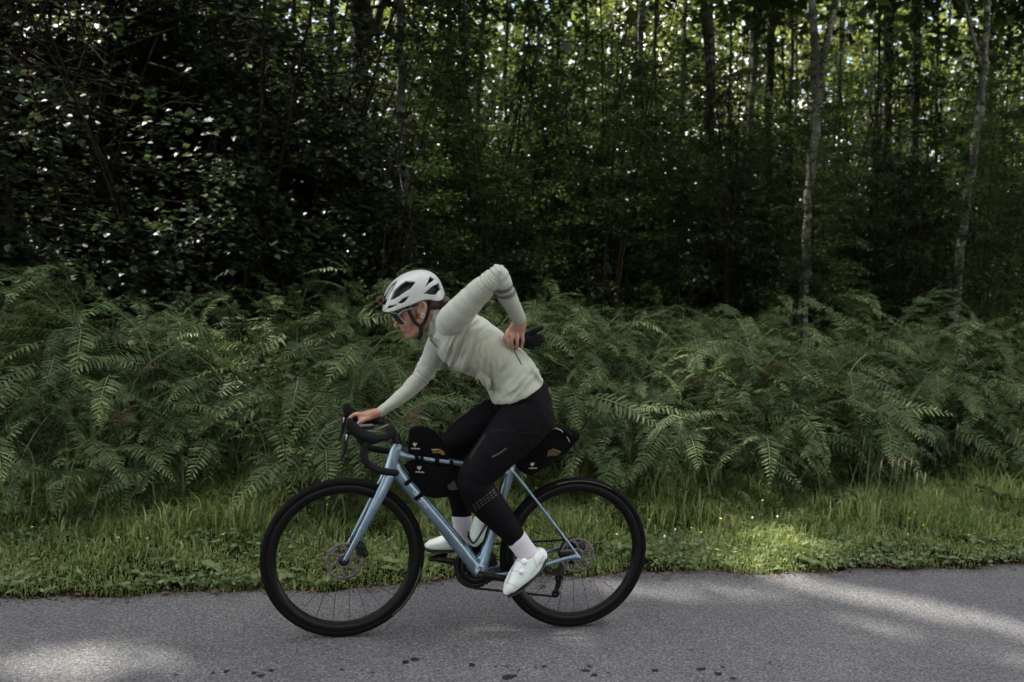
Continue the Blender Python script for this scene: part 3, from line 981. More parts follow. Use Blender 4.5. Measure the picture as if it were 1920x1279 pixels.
# ------------------------------------------------------------------ bracken
def feather(L, n, wmax, droop, make=leaves):
    """one bracken frond along +x: leaflets in pairs on a drooping rachis"""
    t = np.linspace(0.04, 1, n) ** 0.95
    px = L * (t - 0.12 * droop * t ** 3)
    pz = -droop * L * t ** 2 * .55 + .05 * L * np.sin(t * 3)
    py = .03 * L * np.sin(t * 2.5)
    C = np.stack([px, py, pz], 1)
    prof = np.minimum(1, .45 + t * 4.5) * (1 - t) ** .75 + .05
    P, D, U, LL, TT = [], [], [], [], []
    T = np.gradient(C, axis=0)
    T /= np.linalg.norm(T, axis=1, keepdims=True)
    for s in (-1, 1):
        sd = np.cross(T, [0, 0, 1.0]) * s
        up = np.cross(sd, T) * s
        P.append(C + T * (.004 * s))
        D.append(sd * 1.0 + T * (.32 + .5 * t[:, None] ** 2) + np.array([0, 0, -.18]) + rng.normal(size=(n, 3)) * .09)
        U.append(up * 1.0 + rng.normal(size=(n, 3)) * .12)
        LL.append(wmax * prof * (.88 + .24 * rng.random(n)))
        TT.append(np.clip(.25 + .5 * t + rng.normal(size=n) * .12, 0, 1))
    P, D, U, LL, TT = map(np.concatenate, (P, D, U, LL, TT))
    v, f, tt = make(P, D, U, LL, np.minimum(LL * .085, .0088) + .0012, TT, .35)
    k_ = 3 if make is leaves else 6
    r = tube(C[::k_], np.linspace(.0028, .0008, len(C[::k_])), seg=3, cap=False)
    V, F = merge([(v, f), r])
    return V, F, np.concatenate([tt, np.full(len(V) - len(v), .8)])


FE = [feather(.50, 18, .125, .35), feather(.42, 16, .11, .15), feather(.36, 14, .095, .45), feather(.28, 12, .075, .2), feather(.58, 20, .14, .5), feather(.20, 11, .05, .3)]
FEM = [np_mesh('frond', a, b, M['fern'], False, c) for a, b, c in FE]
FEL = [feather(.48, 15, .12, .35, small_leaves), feather(.42, 14, .105, .2, small_leaves), feather(.34, 12, .09, .45, small_leaves)]
DEAD = np_mesh('frond', *FE[2][:2], M['dead_fern'], False, FE[2][2])


def rot(yaw, pitch, roll=0.0):
    return np.array((Matrix.Rotation(yaw, 3, 'Z') @ Matrix.Rotation(pitch, 3, 'Y') @ Matrix.Rotation(roll, 3, 'X')))


def fern_plan(h, lean, pairs):
    """stem path and a list of (feather, place, rotation, scale)"""
    st = catmull([[0, 0, -.06], [0, -lean * .15 * h, h * .5], [0, -lean * .55 * h, h * .85], [0, -lean * 1.0 * h - .1 * h, h]], 5)
    out = []
    for k in range(pairs):
        u = (.2 if h < .6 else .4) + (.75 if h < .6 else .57) * k / max(1, pairs - 1)
        p = st[min(int(u * (len(st) - 1)), len(st) - 1)]
        s = (.92 - .42 * k / pairs) * (.8 + .35 * rng.random())
        for sd in (-1, 1):
            if rng.random() < .1:
                continue
            yaw = -math.pi / 2 + sd * (R(62) + R(18) * rng.normal() - R(10) * k)
            out.append((int(rng.integers(0, 5)) if k < pairs - 1 else int(rng.integers(2, 4)), p, yaw, R(2) + R(20) * rng.normal(), R(-16) * sd + R(20) * rng.normal(), s))
    out.append((int(rng.integers(1, 4)), st[-1], -math.pi / 2 + R(20) * rng.normal(), R(15) + R(12) * rng.normal(), R(14) * rng.normal(), .95))
    return st, out


PL = []
for q in range(9):
    h = [.55, .75, .9, 1.0, 1.1, .45, .65, 1.15, .85][q]
    PL.append((h, *fern_plan(h, .18 + .22 * rng.random(), 3 if h < .6 else 5)))
ferns = []
for h, st, fr in PL:
    o = thing('bracken_fern', (0, 0, 0), '', 'fern', 'bracken in the roadside bank')
    link('stem', np_mesh('stem', *tube(st, np.linspace(.006, .003, len(st)), seg=5, cap=False), M['fern_stem']), o)
    for f, p, yw, pt, rl, s in fr:
        c = link('frond', FEM[f], o, Vector(p))
        c.rotation_euler = Matrix(rot(yw, pt, rl)).to_euler()
        c.scale = (s, s, s)
    ferns.append(o)
small, mid, tall = [0, 5, 6], [1, 2, 8], [3, 4, 7]
spots = []
tries = 0
while len(spots) < 860 and tries < 40000:
    tries += 1
    yy = 1.2 + 6.7 * rng.random() ** 1.15
    xx = rng.uniform(float(at(-120, 600, yy)[0]), float(at(2040, 600, yy)[0]))
    edge = 1.5 + .22 * math.sin(xx * 1.3 + .6) + .17 * math.sin(xx * 3.1)
    edge += .75 * math.exp(-((xx - 3.75) / .75) ** 2) + .45 * math.exp(-((xx + 1.15) / .3) ** 2)
    if yy < edge:
        continue
    md = .14 if yy < 2.6 else .17 if yy < 3.5 else .21
    if any((xx - a) ** 2 + (yy - b) ** 2 < md * md for a, b, _ in spots):
        continue
    kd = rng.choice(small) if yy < edge + .25 else rng.choice(mid + small[:1]) if yy < edge + .8 else rng.choice(tall + mid[1:])
    spots.append((xx, yy, int(kd)))
spots.sort(key=lambda s: s[1])
near, far = spots[:300], spots[300:]
first = set()
for q, (x, y, kd) in enumerate(near):
    o = ferns[kd] if kd not in first else copy_tree(ferns[kd])
    first.add(kd)
    if kd in small:
        o['label'] = 'low green bracken fern at the front of the bank'
    elif kd in mid:
        o['label'] = 'knee-high green bracken fern in the roadside bank'
    else:
        o['label'] = 'tall arching green bracken fern in the roadside bank'
    if rng.random() < .10:
        ch = [c for c in o.children if c.name.startswith('frond')]
        ch[int(rng.integers(0, max(1, len(ch) // 2)))].data = DEAD
    o.location = (x, y, float(ground_z(x, y)))
    o.rotation_euler = (R(12) * rng.normal(), R(12) * rng.normal(), R(65) * rng.normal())
    s = (.88 + .3 * rng.random()) * (1 + .16 * math.sin(x * 2.3 + y * 1.7) * math.sin(x * .9 - y * 2.1 + 1))
    o.scale = (s, s, s)
# lone ferns that stand out in the verge
for px, py, kd, s, lb in [(1385, 925, 0, 1.0, 'sunlit pale bracken frond standing in the grass'), (1620, 960, 6, 1.25, 'lone upright bracken fern against the dark hollow'), (300, 935, 0, 1.0, 'small bracken fern drooping over the verge grass'),
                          (560, 900, 6, 1.0, 'bracken fern leaning out behind the front wheel'), (1850, 965, 5, 1.2, 'small bracken fern at the verge beyond the dark hollow')]:
    d = ray(px, py)
    c = CAM_LOC + d * ((.05 - CAM_LOC[2]) / d[2])
    o = copy_tree(ferns[kd])
    o['label'] = lb
    o.location = Vector(c)
    o.rotation_euler = (0, 0, R(25) * rng.normal())
    o.scale = (s, s, s)
fill = []
while len(fill) < 420:
    yy = 1.7 + 2.6 * rng.random()
    xx = rng.uniform(float(at(-80, 600, yy)[0]), float(at(2000, 600, yy)[0]))
    if yy > 1.75 + .22 * math.sin(xx * 1.3 + .6) + .17 * math.sin(xx * 3.1) + .75 * math.exp(-((xx - 3.75) / .75) ** 2) + .45 * math.exp(-((xx + 1.15) / .3) ** 2):
        fill.append((xx, yy, int(rng.choice(small))))
gs, tt = [], []
for x, y, kd in far + fill:
    h, st, fr = PL[kd]
    Rz = rot(R(65) * rng.normal(), R(12) * rng.normal(), R(12) * rng.normal())
    s0 = (.9 + .3 * rng.random()) * (1 + .16 * math.sin(x * 2.3 + y * 1.7) * math.sin(x * .9 - y * 2.1 + 1))
    base = np.array([x, y, float(ground_z(x, y))])
    for f, p, yw, pt, rl, s in fr:
        V0, F0, T0 = FEL[f % 3]
        V1 = (V0 * s) @ rot(yw, pt, rl).T + p
        gs.append(((V1 * s0) @ Rz.T + base, F0))
        tt.append(T0)
tag(obj('bracken_mass', merge(gs), M['fern'], None, False, np.concatenate(tt)), 'mass of green bracken filling the bank under the trees', 'bracken', kind='stuff')

# ------------------------------------------------------------------ verge grass, weeds and flowers
def blades(n, xr, yr, hfun, wide=.0022, tshift=0.0):
    x = rng.uniform(*xr, n)
    y = yr[0] + (yr[1] - yr[0]) * rng.random(n)
    cl = np.sin(x * 5.1 + np.sin(y * 7)) * np.sin(y * 6.3 + x * 2.2) + .6 * np.sin(x * 13 + 2) * np.sin(y * 11)
    k = (cl + rng.normal(size=n) * .6 > -1.3) & (y > road_edge(x) + rng.normal(size=n) * .03 + .02 + np.maximum(0, .11 * np.sin(x * 1.9 + .7) * np.sin(x * 4.3)))
    x, y, cl = x[k], y[k], cl[k]
    n = len(x)
    h = hfun(x, y) * (.55 + .75 * rng.random(n)) * (1 + .28 * np.clip(cl, -1, 1.4))
    az = rng.random(n) * 6.283
    d = np.stack([np.cos(az), np.sin(az), np.zeros(n)], 1)
    sd = np.stack([-np.sin(az), np.cos(az), np.zeros(n)], 1)
    b = (.25 + 1.0 * rng.random(n))[:, None] * h[:, None]
    P = np.stack([x, y, ground_z(x, y) - .01], 1)
    w = wide * (.7 + .7 * rng.random(n))[:, None]
    up = np.array([0, 0, 1.0])
    m1 = P + up * h[:, None] * .5 + d * b * .15
    m2 = P + up * h[:, None] * .85 + d * b * .45
    tp = P + up * h[:, None] * (.98 - .25 * (b / h[:, None]) ** 2) + d * b * .95
    m1 = m1 * .45 + m2 * .55
    V = np.stack([P - sd * w, P + sd * w, m1 + sd * w * .9, m1 - sd * w * .9, tp], 1).reshape(-1, 3)
    q = np.arange(n)[:, None] * 5
    t = np.clip(rng.normal(.45 + tshift, .2, n) + .12 * cl, 0, 1)
    return V, [q + [[0, 1, 2, 3]], q + [[3, 2, 4]]], np.repeat(t, 5)


def gh(x, y):
    return (.035 + .06 * sm(.7, 1.3, y) + .05 * sm(1.3, 2.0, y)) * (1 + .35 * np.sin(x * 2.7 + y * 3) * np.sin(x * 1.1 - y * 2))


b1 = blades(64000, (-3.2, 5.6), (.58, 2.5), gh, .0027)
b2 = blades(16000, (-3.2, 5.6), (1.25, 2.4), lambda x, y: .10 + .13 * np.sin(x * 2.3 + 1) ** 4, .0036, .05)
b3 = blades(26000, (-3.0, 5.0), (.56, 1.2), lambda x, y: .045 + 0 * x, .0026, -.05)
Vg, Fg = merge([(b[0], b[1]) for b in (b1, b2, b3)])
tag(obj('verge_grass', (Vg, Fg), M['grass'], None, False, np.concatenate([b1[2], b2[2], b3[2]])), 'uneven green grass on the verge between road and bracken', 'grass', kind='stuff')

nc = 17000
cx, cy_ = rng.uniform(-3, 5, nc), .57 + 1.1 * rng.random(nc) ** 1.5
kk = np.sin(cx * 3.3 + cy_ * 4) * np.sin(cy_ * 5 - cx * 2.1) + rng.normal(size=nc) * .5 > .5
cx, cy_ = cx[kk], cy_[kk]
cy_ = np.maximum(cy_, road_edge(cx) + rng.normal(size=len(cx)) * .035 - .005)
nc = len(cx)
P = np.stack([cx, cy_, np.maximum(ground_z(cx, cy_), .0) + .01 + .06 * rng.random(nc)], 1)
D = randn_dir(nc) * np.array([1, 1, .35])
lv = leaves(P, D, np.array([0, -.25, 1.0]) + rng.normal(size=(nc, 3)) * .35, .03 * (.5 + .9 * rng.random(nc)), .009 * (.6 + .8 * rng.random(nc)), np.clip(rng.normal(.5, .25, nc), 0, 1))
tag(obj('verge_clover', (lv[0], lv[1]), M['weed'], None, False, lv[2]), 'low leafy ground cover along the edge of the asphalt', 'ground cover', kind='stuff')

wl = []
for L, wd in ((.085, .021), (.065, .02), (.048, .017)):
    u = np.linspace(0, 1, 6)
    C = np.stack([L * u, 0 * u, .45 * L * u - .55 * L * u ** 2], 1)
    ww = wd * np.sin(np.clip(u * 1.05 + .05, 0, 1) * math.pi) ** .7
    V = np.concatenate([C, C + np.stack([0 * u, ww, .25 * ww], 1), C + np.stack([0 * u, -ww, .25 * ww], 1)])
    F = [(q, q + 1, 7 + q, 6 + q) for q in range(5)] + [(q + 1, q, 12 + q, 13 + q) for q in range(5)]
    wl.append((V, [np.array(F)]))
WM = [np_mesh('leaf', v, f, M['weed'], True, np.full(len(v), t)) for (v, f), t in zip(wl * 2, (.3, .5, .7, .6, .85, .4))]
WP = []
for q in range(4):
    o = thing('verge_weed', (0, 0, 0), 'small broad-leaved weed rosette along the edge of the asphalt', 'weed', 'weeds along the road edge')
    n = 5 + q % 3
    for z in range(n):
        c = link('leaf', WM[int(rng.integers(0, 6))], o)
        c.rotation_euler = (R(10) * rng.normal(), R(-25) * rng.random(), z * 6.283 / n + .4 * rng.normal())
        c.location = (0, 0, .01 + .02 * rng.random())
    WP.append(o)
for q in range(84):
    x = rng.uniform(-2.3, 3.9)
    y = road_edge(x) + .01 + .34 * rng.random() ** 1.3
    o = WP[q] if q < 4 else copy_tree(WP[q % 4])
    o.location = (x, float(y), float(max(ground_z(x, y), 0.0)))
    o.rotation_euler.z = rng.random() * 6.28
    s = .45 + .75 * rng.random() ** 1.5
    o.scale = (s, s, s)

FP = []
for q, (mt, nm, lb) in enumerate([('petal', 'buttercup', 'small yellow buttercup on a thin stem in the verge'), ('white_petal', 'clover_flower', 'small white flower head in the verge grass'), ('seed', 'plantain_head', 'thin tan seed head rising from the dark hollow')]):
    o = thing(nm, (0, 0, 0), lb, 'flower', ['buttercups in the verge', 'white flowers in the verge', 'seed heads by the hollow'][q])
    h = (.2, .14, .34)[q]
    obj('stem', tube([[0, 0, 0], [.01, 0, h * .6], [.015, -.01, h]], .0012, seg=4, cap=False), M['fern_stem'], o)
    if q == 0:
        P = np.tile([[.015, -.01, h]], (5, 1))
        a = np.arange(5) * 1.2566
        D = np.stack([np.cos(a), np.sin(a), .5 + 0 * a], 1)
        g = leaves(P, D, np.tile([[0, 0, 1.]], (5, 1)), .009, .005, np.ones(5), .2)
        obj('petals', (g[0], g[1]), M[mt], o)
    else:
        obj('flower_head', ellipsoid((.015, -.01, h), (.0065, .0065, .006) if q == 1 else (.0032, .0032, .014), 8, 6), M[mt], o)
    FP.append(o)
fl = [(0, p) for p in [(55, 988), (432, 885), (440, 885), (473, 890), (497, 903), (535, 915), (505, 905), (270, 1010), (412, 1002), (608, 946), (1000, 915), (1113, 935), (1253, 915), (1272, 918), (1211, 975), (1345, 973), (1424, 938), (1290, 990), (1308, 998), (1345, 972),
                       (1755, 950), (1698, 972), (1709, 961), (1725, 985), (1810, 1003), (216, 1008), (1066, 905), (1115, 978), (1150, 1002), (950, 940)]]
fl += [(1, p) for p in [(1240, 1005), (1260, 992), (1405, 970), (1452, 968), (425, 922), (1440, 880)]]
fl += [(2, p) for p in [(1645, 870), (1667, 868), (1678, 866), (1689, 872), (1702, 865), (1712, 892), (1727, 893), (1790, 800), (1903, 806), (1614, 825)]]
fu = set()
for kd, (px, py) in fl:
    h = (.2, .14, .34)[kd]
    d = ray(px, py)
    zc = .05 + h + (.22 if kd == 2 else 0)
    c = CAM_LOC + d * ((zc - CAM_LOC[2]) / d[2])
    if c[1] > 2.35:
        c = at(px, py, 2.3)
    o = FP[kd] if kd not in fu else copy_tree(FP[kd])
    fu.add(kd)
    sz = max(.5, (c[2] - float(ground_z(c[0], c[1]))) / h)
    o.location = (c[0], c[1], float(ground_z(c[0], c[1])))
    o.scale = (1, 1, sz) if sz < 1.6 else (1.1, 1.1, sz)
# grit and leaf crumbs along the broken edge
ng = 2600
gx_ = rng.uniform(-2.6, 4.6, ng)
gy_ = road_edge(gx_) - .005 - .10 * rng.random(ng) ** 2.2
P = np.stack([gx_, gy_, np.full(ng, .003)], 1)
lv = leaves(P, randn_dir(ng) * [1, 1, .3], np.array([0, 0, 1.0]) + rng.normal(size=(ng, 3)) * .4, .012 * (.4 + rng.random(ng) ** 2 * 1.6), .004 * (.5 + rng.random(ng)), rng.random(ng), .5)
tag(obj('edge_litter', (lv[0], lv[1]), M['litter'], None, False, lv[2]), 'brown leaf crumbs along the broken asphalt edge', 'litter', kind='stuff')
# a few dry leaves on the asphalt edge
for q, (px, py) in enumerate([(100, 1112), (135, 1115), (320, 1112), (412, 1107), (812, 1088), (1010, 1098), (690, 1104), (1240, 1085)]):
    d = ray(px, py)
    c = CAM_LOC + d * ((.008 - CAM_LOC[2]) / d[2])
    a = rng.random() * 6.28
    g = leaves(c[None, :], np.array([[math.cos(a), math.sin(a), .1]]), np.array([[.2, 0, 1.]]), .05, .012, np.ones(1), .4)
    tag(obj('dry_leaf', (g[0], g[1]), M['litter'], None, False), 'dry brown leaf lying at the asphalt edge', 'leaf', 'dry leaves on the road edge')


# ------------------------------------------------------------------ bicycle
M['frame'] = simple('blue_frame_paint', (0.17, 0.24, 0.305), 0.27, 0.7, var=0.15, scale=6, coat=0.35)
M['carbon'] = simple('black_carbon', (0.003, 0.003, 0.0033), 0.35, 0.0, var=0.2, spec=.2)
M['tyre'] = simple('tyre_rubber', (0.0038, 0.0036, 0.0038), 0.7, bump=0.15, bscale=300, spec=.08)
M['tape'] = simple('bar_tape', (0.0045, 0.0042, 0.0045), 0.65, bump=0.4, bscale=160, spec=.16)
M['black_metal'] = simple('black_metal', (0.006, 0.006, 0.0065), 0.4, 0.3, spec=.3)
M['steel'] = simple('rotor_steel', (0.12, 0.105, 0.1), 0.5, 0.6)
M['silver'] = simple('silver_metal', (0.5, 0.5, 0.52), 0.35, 0.9)
M['bronze'] = simple('bronze_print', (0.075, 0.06, 0.04), 0.5)
M['bag'] = simple('bag_cloth', (0.003, 0.003, 0.0033), 0.85, bump=0.35, bscale=90, spec=.08)
M['print_white'] = simple('white_print', (0.65, 0.65, 0.63), 0.6, var=0.05)
M['print_grey'] = simple('pale_grey_print', (0.50, 0.55, 0.58), 0.5, var=0.05)
M['print_yellow'] = simple('yellow_print', (0.62, 0.38, 0.05), 0.6, var=0.05)
M['screen'] = simple('grey_screen', (0.13, 0.13, 0.135), 0.3, var=0.1)
m, nt, b = new_mat('frosted_bottle')
b.inputs['Base Color'].default_value = (0.55, 0.66, 0.6, 1)
b.inputs['Roughness'].default_value = 0.45
b.inputs['Transmission Weight'].default_value = 0.25
M['bottle'] = m

from mathutils.bvhtree import BVHTree


def bvh_of(V, F):
    return BVHTree.FromPolygons([tuple(v) for v in V], [tuple(f) for ff in F for f in ff])


def hit(bvh, px, py, lift=.0012):
    d = Vector(ray(px, py)).normalized()
    loc, nn, _, _ = bvh.ray_cast(Vector(CAM_LOC), d)
    if loc is None:
        return None
    if nn.dot(d) > 0:
        nn = -nn
    return np.array(loc + nn * lift), np.array(nn)


def seam(name, bvh, path, w, mat, parent, lift=.0012, n=8):
    """a narrow strip of cloth or print lying on a surface along photograph points"""
    q = catmull(np.array(path, float), n)
    T = np.gradient(q, axis=0)
    T /= np.linalg.norm(T, axis=1, keepdims=True) + 1e-9
    Pn = np.stack([-T[:, 1], T[:, 0]], 1)
    a, b = [], []
    for (x, y), (nx_, ny_) in zip(q, Pn):
        h1, h2 = hit(bvh, x + nx_ * w / 2, y + ny_ * w / 2, lift), hit(bvh, x - nx_ * w / 2, y - ny_ * w / 2, lift)
        if h1 is not None and h2 is not None:
            a.append(h1[0])
            b.append(h2[0])
    if len(a) < 2:
        return None
    k = len(a)
    F = [(j, j + 1, k + j + 1, k + j) for j in range(k - 1)]
    return obj(name, (np.array(a + b), [np.array(F)]), mat, parent)


RAD = 0.34
HF = np.array([-0.505, 0.0, RAD])
HR = np.array([0.505, 0.0, RAD])
bike = thing('bicycle', (0, 0, 0), 'blue gravel bicycle with black wheels ridden along the lane', 'bicycle')


def P0(px, py, Y=0.0):
    return at(px, py, Y)


def loft(rows, seg=16, n=8, power=2.3, cap=True):
    """rows of (px, py, Y, half-width px, half-depth px)"""
    return ptube(rows, n, seg, power)


BB = at(897, 1069, 0.0)
SEATC = at(957, 879, 0.0)
# frame: each tube runs into the next
fr = [loft([(745, 838, 0, 11.5, 11), (741, 850, 0, 12, 11.5), (735, 872, 0, 13, 12.5), (729, 890, 0, 13, 12)]),                       # head tube
      loft([(744, 849, 0, 11, 10), (756, 853, 0, 8, 10), (775, 856, 0, 6.2, 10), (850, 867, 0, 6, 9), (915, 878, 0, 6, 8), (953, 886, 0, 7, 8)]),   # top tube
      loft([(736, 868, 0, 15, 11), (748, 888, 0, 14, 11.5), (775, 920, 0, 13, 12), (830, 985, 0, 13, 13), (875, 1040, 0, 13.5, 15), (897, 1067, 0, 15, 17)]),  # down tube
      loft([(899, 1066, 0, 15, 17), (914, 1024, 0, 11, 12), (930, 972, 0, 9, 9), (946, 920, 0, 9, 9), (958, 880, 0, 10, 9), (961, 871, 0, 9, 9)]),   # seat tube
      tube([BB + [0, -.036, 0], BB + [0, .036, 0]], .024, seg=20, ref=(0, 0, 1))]
for s in (-1, 1):
    a = HR + np.array([0, .066 * s, 0])
    k1 = SEATC + np.array([.015, .02 * s, -.015])
    q = catmull(np.array([np.append(SEATC + [0, .008 * s, -.005], .011), np.append(k1, .0095), np.append((k1 * .55 + a * .45) + [0, .012 * s, .004], .0072), np.append(a + [-.02, 0, .028], .0075), np.append(a, .012)]), 6)
    fr.append(tube(q[:, :3], q[:, 3], q[:, 3] * .8, 10))
    c = BB + np.array([.02, .026 * s, -.008])
    q = catmull(np.array([np.append(BB + [-.005, .02 * s, 0], .019), np.append(c + [.03, .01 * s, -.008], .016), np.append(c * .6 + a * .4 + [.0, .018 * s, -.012], .0125), np.append(a + [-.05, 0, -.004], .011), np.append(a + [.004, 0, -.002], .012)]), 6)
    fr.append(tube(q[:, :3], q[:, 3], q[:, 3] * .72, 12, power=2.4))
FV, FF, _ = remesh(fr, .0034, 16)
frame = obj('frame', (FV, FF), M['frame'], bike)
# fork with two blades
CR = at(727, 892, 0.0)
fk = [tube([CR + [.006, -.03, .006], CR + [.006, .03, .006]], .021, .016, 16, ref=(0, 0, 1))]
for s in (-1, 1):
    a = HF + np.array([0, .054 * s, 0])
    top = CR + np.array([.004, .032 * s, .004])
    q = catmull(np.array([np.append(top, .0245), np.append(top * .7 + a * .3 + [.004, .006 * s, 0], .0225), np.append(top * .3 + a * .7 + [.004, .005 * s, 0], .0155), np.append(a, .0095)]), 8)
    fk.append(tube(q[:, :3], q[:, 3], q[:, 3] * .55, 14, power=2.4))
fk.append(tube([CR, at(745, 836, 0)], .018, seg=14))
V, F, _ = remesh(fk, .0034, 14)
fork = obj('fork', (V, F), M['frame'], bike)
for c in (HF + [0, -.062, 0],):
    obj('axle_end', tube([c, c + [0, .012, 0]], .009, seg=12, ref=(0, 0, 1)), M['black_metal'], fork)


def wheel(C, ang):
    prof = []
    rim = [(RAD - .026, -.0125), (RAD - .031, -.0145), (RAD - .05, -.0125), (RAD - .062, -.007), (RAD - .066, 0), (RAD - .062, .007), (RAD - .05, .0125), (RAD - .031, .0145), (RAD - .026, .0125)]
    w = obj('wheel', disc(C, 0, 0, 0, 0, 96, rim), M['carbon'], bike)
    t = [(RAD - .0165 + .0165 * math.cos(a), .0165 * math.sin(a)) for a in np.linspace(0, 2 * math.pi, 16, endpoint=False)]
    obj('tyre', disc(C, 0, 0, 0, 0, 96, t), M['tyre'], w)
    obj('hub', disc(C, 0, 0, 0, 0, 24, [(.012, -.052), (.022, -.045), (.022, -.036), (.012, -.03), (.011, .028), (.02, .032), (.02, .042), (.01, .052), (.004, .053), (.004, -.053)]), M['black_metal'], w)
    for k in range(24):
        a = ang + k * 2 * math.pi / 24
        s = -1 if k % 2 else 1
        h = a + (1.15 if (k // 2) % 2 else -1.15)
        p = C + np.array([.02 * math.cos(h), .038 * s, .02 * math.sin(h)])
        q = C + np.array([(RAD - .064) * math.cos(a), .003 * s, (RAD - .064) * math.sin(a)])
        obj('spoke', tube([p, q], .0011, seg=5, ref=(0.3, 1, 0.2), cap=False), M['black_metal'], w)
    g = []
    yr = -.045
    th = np.linspace(0, 2 * math.pi, 73)[:-1]
    ro = .08 - .0018 * (np.sin(th * 12) > .3)
    ri = .0655 + .002 * np.sin(th * 12)
    V = []
    for dy in (0, .0022):
        V += [[C[0] + r * math.cos(t), yr + dy, C[2] + r * math.sin(t)] for r, t in zip(ro, th)]
        V += [[C[0] + r * math.cos(t), yr + dy, C[2] + r * math.sin(t)] for r, t in zip(ri, th)]
    n = len(th)
    F = [(j, (j + 1) % n, n + (j + 1) % n, n + j) for j in range(n)] + [(2 * n + j, 3 * n + j, 3 * n + (j + 1) % n, 2 * n + (j + 1) % n) for j in range(n)]
    F += [(j, 2 * n + j, 2 * n + (j + 1) % n, (j + 1) % n) for j in range(n)] + [(n + j, n + (j + 1) % n, 3 * n + (j + 1) % n, 3 * n + j) for j in range(n)]
    g.append((np.array(V), [np.array(F)]))
    for k in range(6):
        a = ang + k * math.pi / 3
        p = C + np.array([.028 * math.cos(a), yr, .028 * math.sin(a)])
        m_ = C + np.array([.05 * math.cos(a + .25), yr, .05 * math.sin(a + .25)])
        q = C + np.array([.069 * math.cos(a + .5), yr, .069 * math.sin(a + .5)])
        g.append(tube([p, m_, q], .0068, .0013, 8))
        q2 = C + np.array([.069 * math.cos(a - .1), yr, .069 * math.sin(a - .1)])
        g.append(tube([m_, q2], .004, .0012, 8))
    g.append(disc(C, .033, .02, yr - .001, yr + .003, 30))
    obj('brake_rotor', merge(g), M['steel'], w)
    return w


wf = wheel(HF, .13)
wr = wheel(HR, .31)


def label_arc(C, a0, a1, w):
    th = np.linspace(a0, a1, 24)
    r1, r2 = RAD - .0105, RAD - .0145
    V = [[C[0] + r * math.cos(t), -.0172, C[2] + r * math.sin(t)] for r in (r1, r2) for t in th]
    n = 24
    F = [(j, j + 1, n + j + 1, n + j) for j in range(n - 1)]
    obj('tyre_label', (np.array(V), [np.array(F)]), M['bronze'], w)


label_arc(HF, R(-50), R(-8), wf)
label_arc(HR, R(62), R(108), wr)

# handlebar
zc = .02
hx = lambda px, py, s: at(px, py, -.2) * np.array([1, s, 1])
clamp = np.array([-.375, 0, .885])
bars = []
corner = at(724, 821, -.2)
clampz = corner[2] + .004
cl = np.array([corner[0] + .028, 0, clampz])
flat = catmull([cl * [1, 0, 1] + [0, -.2, 0] * np.array([0, .15, 0]), cl + [0, -.14, 0], corner + [.006, .028, 0], corner + [-.012, .004, -.001], at(702, 823, -.2)], 6)
drop = catmull([at(706, 823, -.2), at(690, 830, -.2), at(682, 846, -.202), at(685, 864, -.206), at(700, 878, -.21), at(720, 884, -.213), at(742, 887, -.215)], 6)
hb = obj('handlebar', tube([cl + [0, -.05, 0], cl + [0, .05, 0]], .0158, seg=16, ref=(0, 0, 1)), M['black_metal'], bike)
for s in (1, -1):
    f = np.array([1, s, 1])
    V, F, _ = remesh([tube(flat * f, .0150, .0145, 14, ref=(0, 0, 1)), tube(drop * f, .0148, seg=14)], .0035, 4)
    obj('bar_tape', (V, F), M['tape'], hb)
    hd = [(703, 823, 9.5, 9), (688, 820, 9.5, 9), (674, 813, 10, 8.5), (664, 804, 10.5, 8), (657, 796, 9.5, 7.5), (655, 790, 7.5, 6.5)]
    rows = [[*at(a, b, -.2), c * .00226, d * .00226] for a, b, c, d in hd]
    q = catmull(rows, 5)
    V, F, _ = remesh([tube(q[:, :3] * f, q[:, 3], q[:, 4], 16), tube(np.array([at(661, 806, -.2), at(652, 811, -.2)]) * f, .013, .012, 12)], .003, 4)
    hood = obj('brake_hood', (V, F), M['tape'], hb)
    lv = [[*at(a, b, -.2), c * .00226, d * .00226] for a, b, c, d in [(651, 812, 4.5, 4.5), (648, 828, 4.2, 5), (646, 845, 4, 5), (641, 858, 2.6, 4), (638, 863, 1.6, 3)]]
    q = catmull(lv, 4)
    obj('brake_lever', tube(q[:, :3] * f, q[:, 3], q[:, 4], 10), M['black_metal'], hb)
    obj('lever_pivot', tube(np.array([at(650, 815, -.2), at(648.5, 824, -.2)]) * f, .0065, .0115, 10), M['silver'], hb)
# stem, spacers, computer
ht = at(746, 834, 0)
stem = obj('stem', merge([tube([ht + [0, 0, -.006], ht + [-.006, 0, .02], ht + [-.010, 0, .036]], [.019, .018, .018], seg=18), tube([ht + [-.006, 0, .02], cl], [.017, .017], seg=14)]), M['black_metal'], bike)
comp = at(684, 800, 0)
xd = np.array([1, 0, .06])
cpt = obj('bike_computer', tube([comp + xd * -.032, comp + xd * .034], .0065, .024, 16, power=5), M['black_metal'], bike)
obj('screen', tube([comp + xd * -.028 + [0, 0, .0048], comp + xd * .03 + [0, 0, .0048]], .0028, .021, 12, power=6), M['screen'], cpt)
obj('computer_mount', tube(catmull([comp + [.03, 0, -.008], (comp + cl) / 2 + [0, 0, -.010], cl + [-.008, 0, .012]], 4), .005, .009, 10), M['steel'], bike)
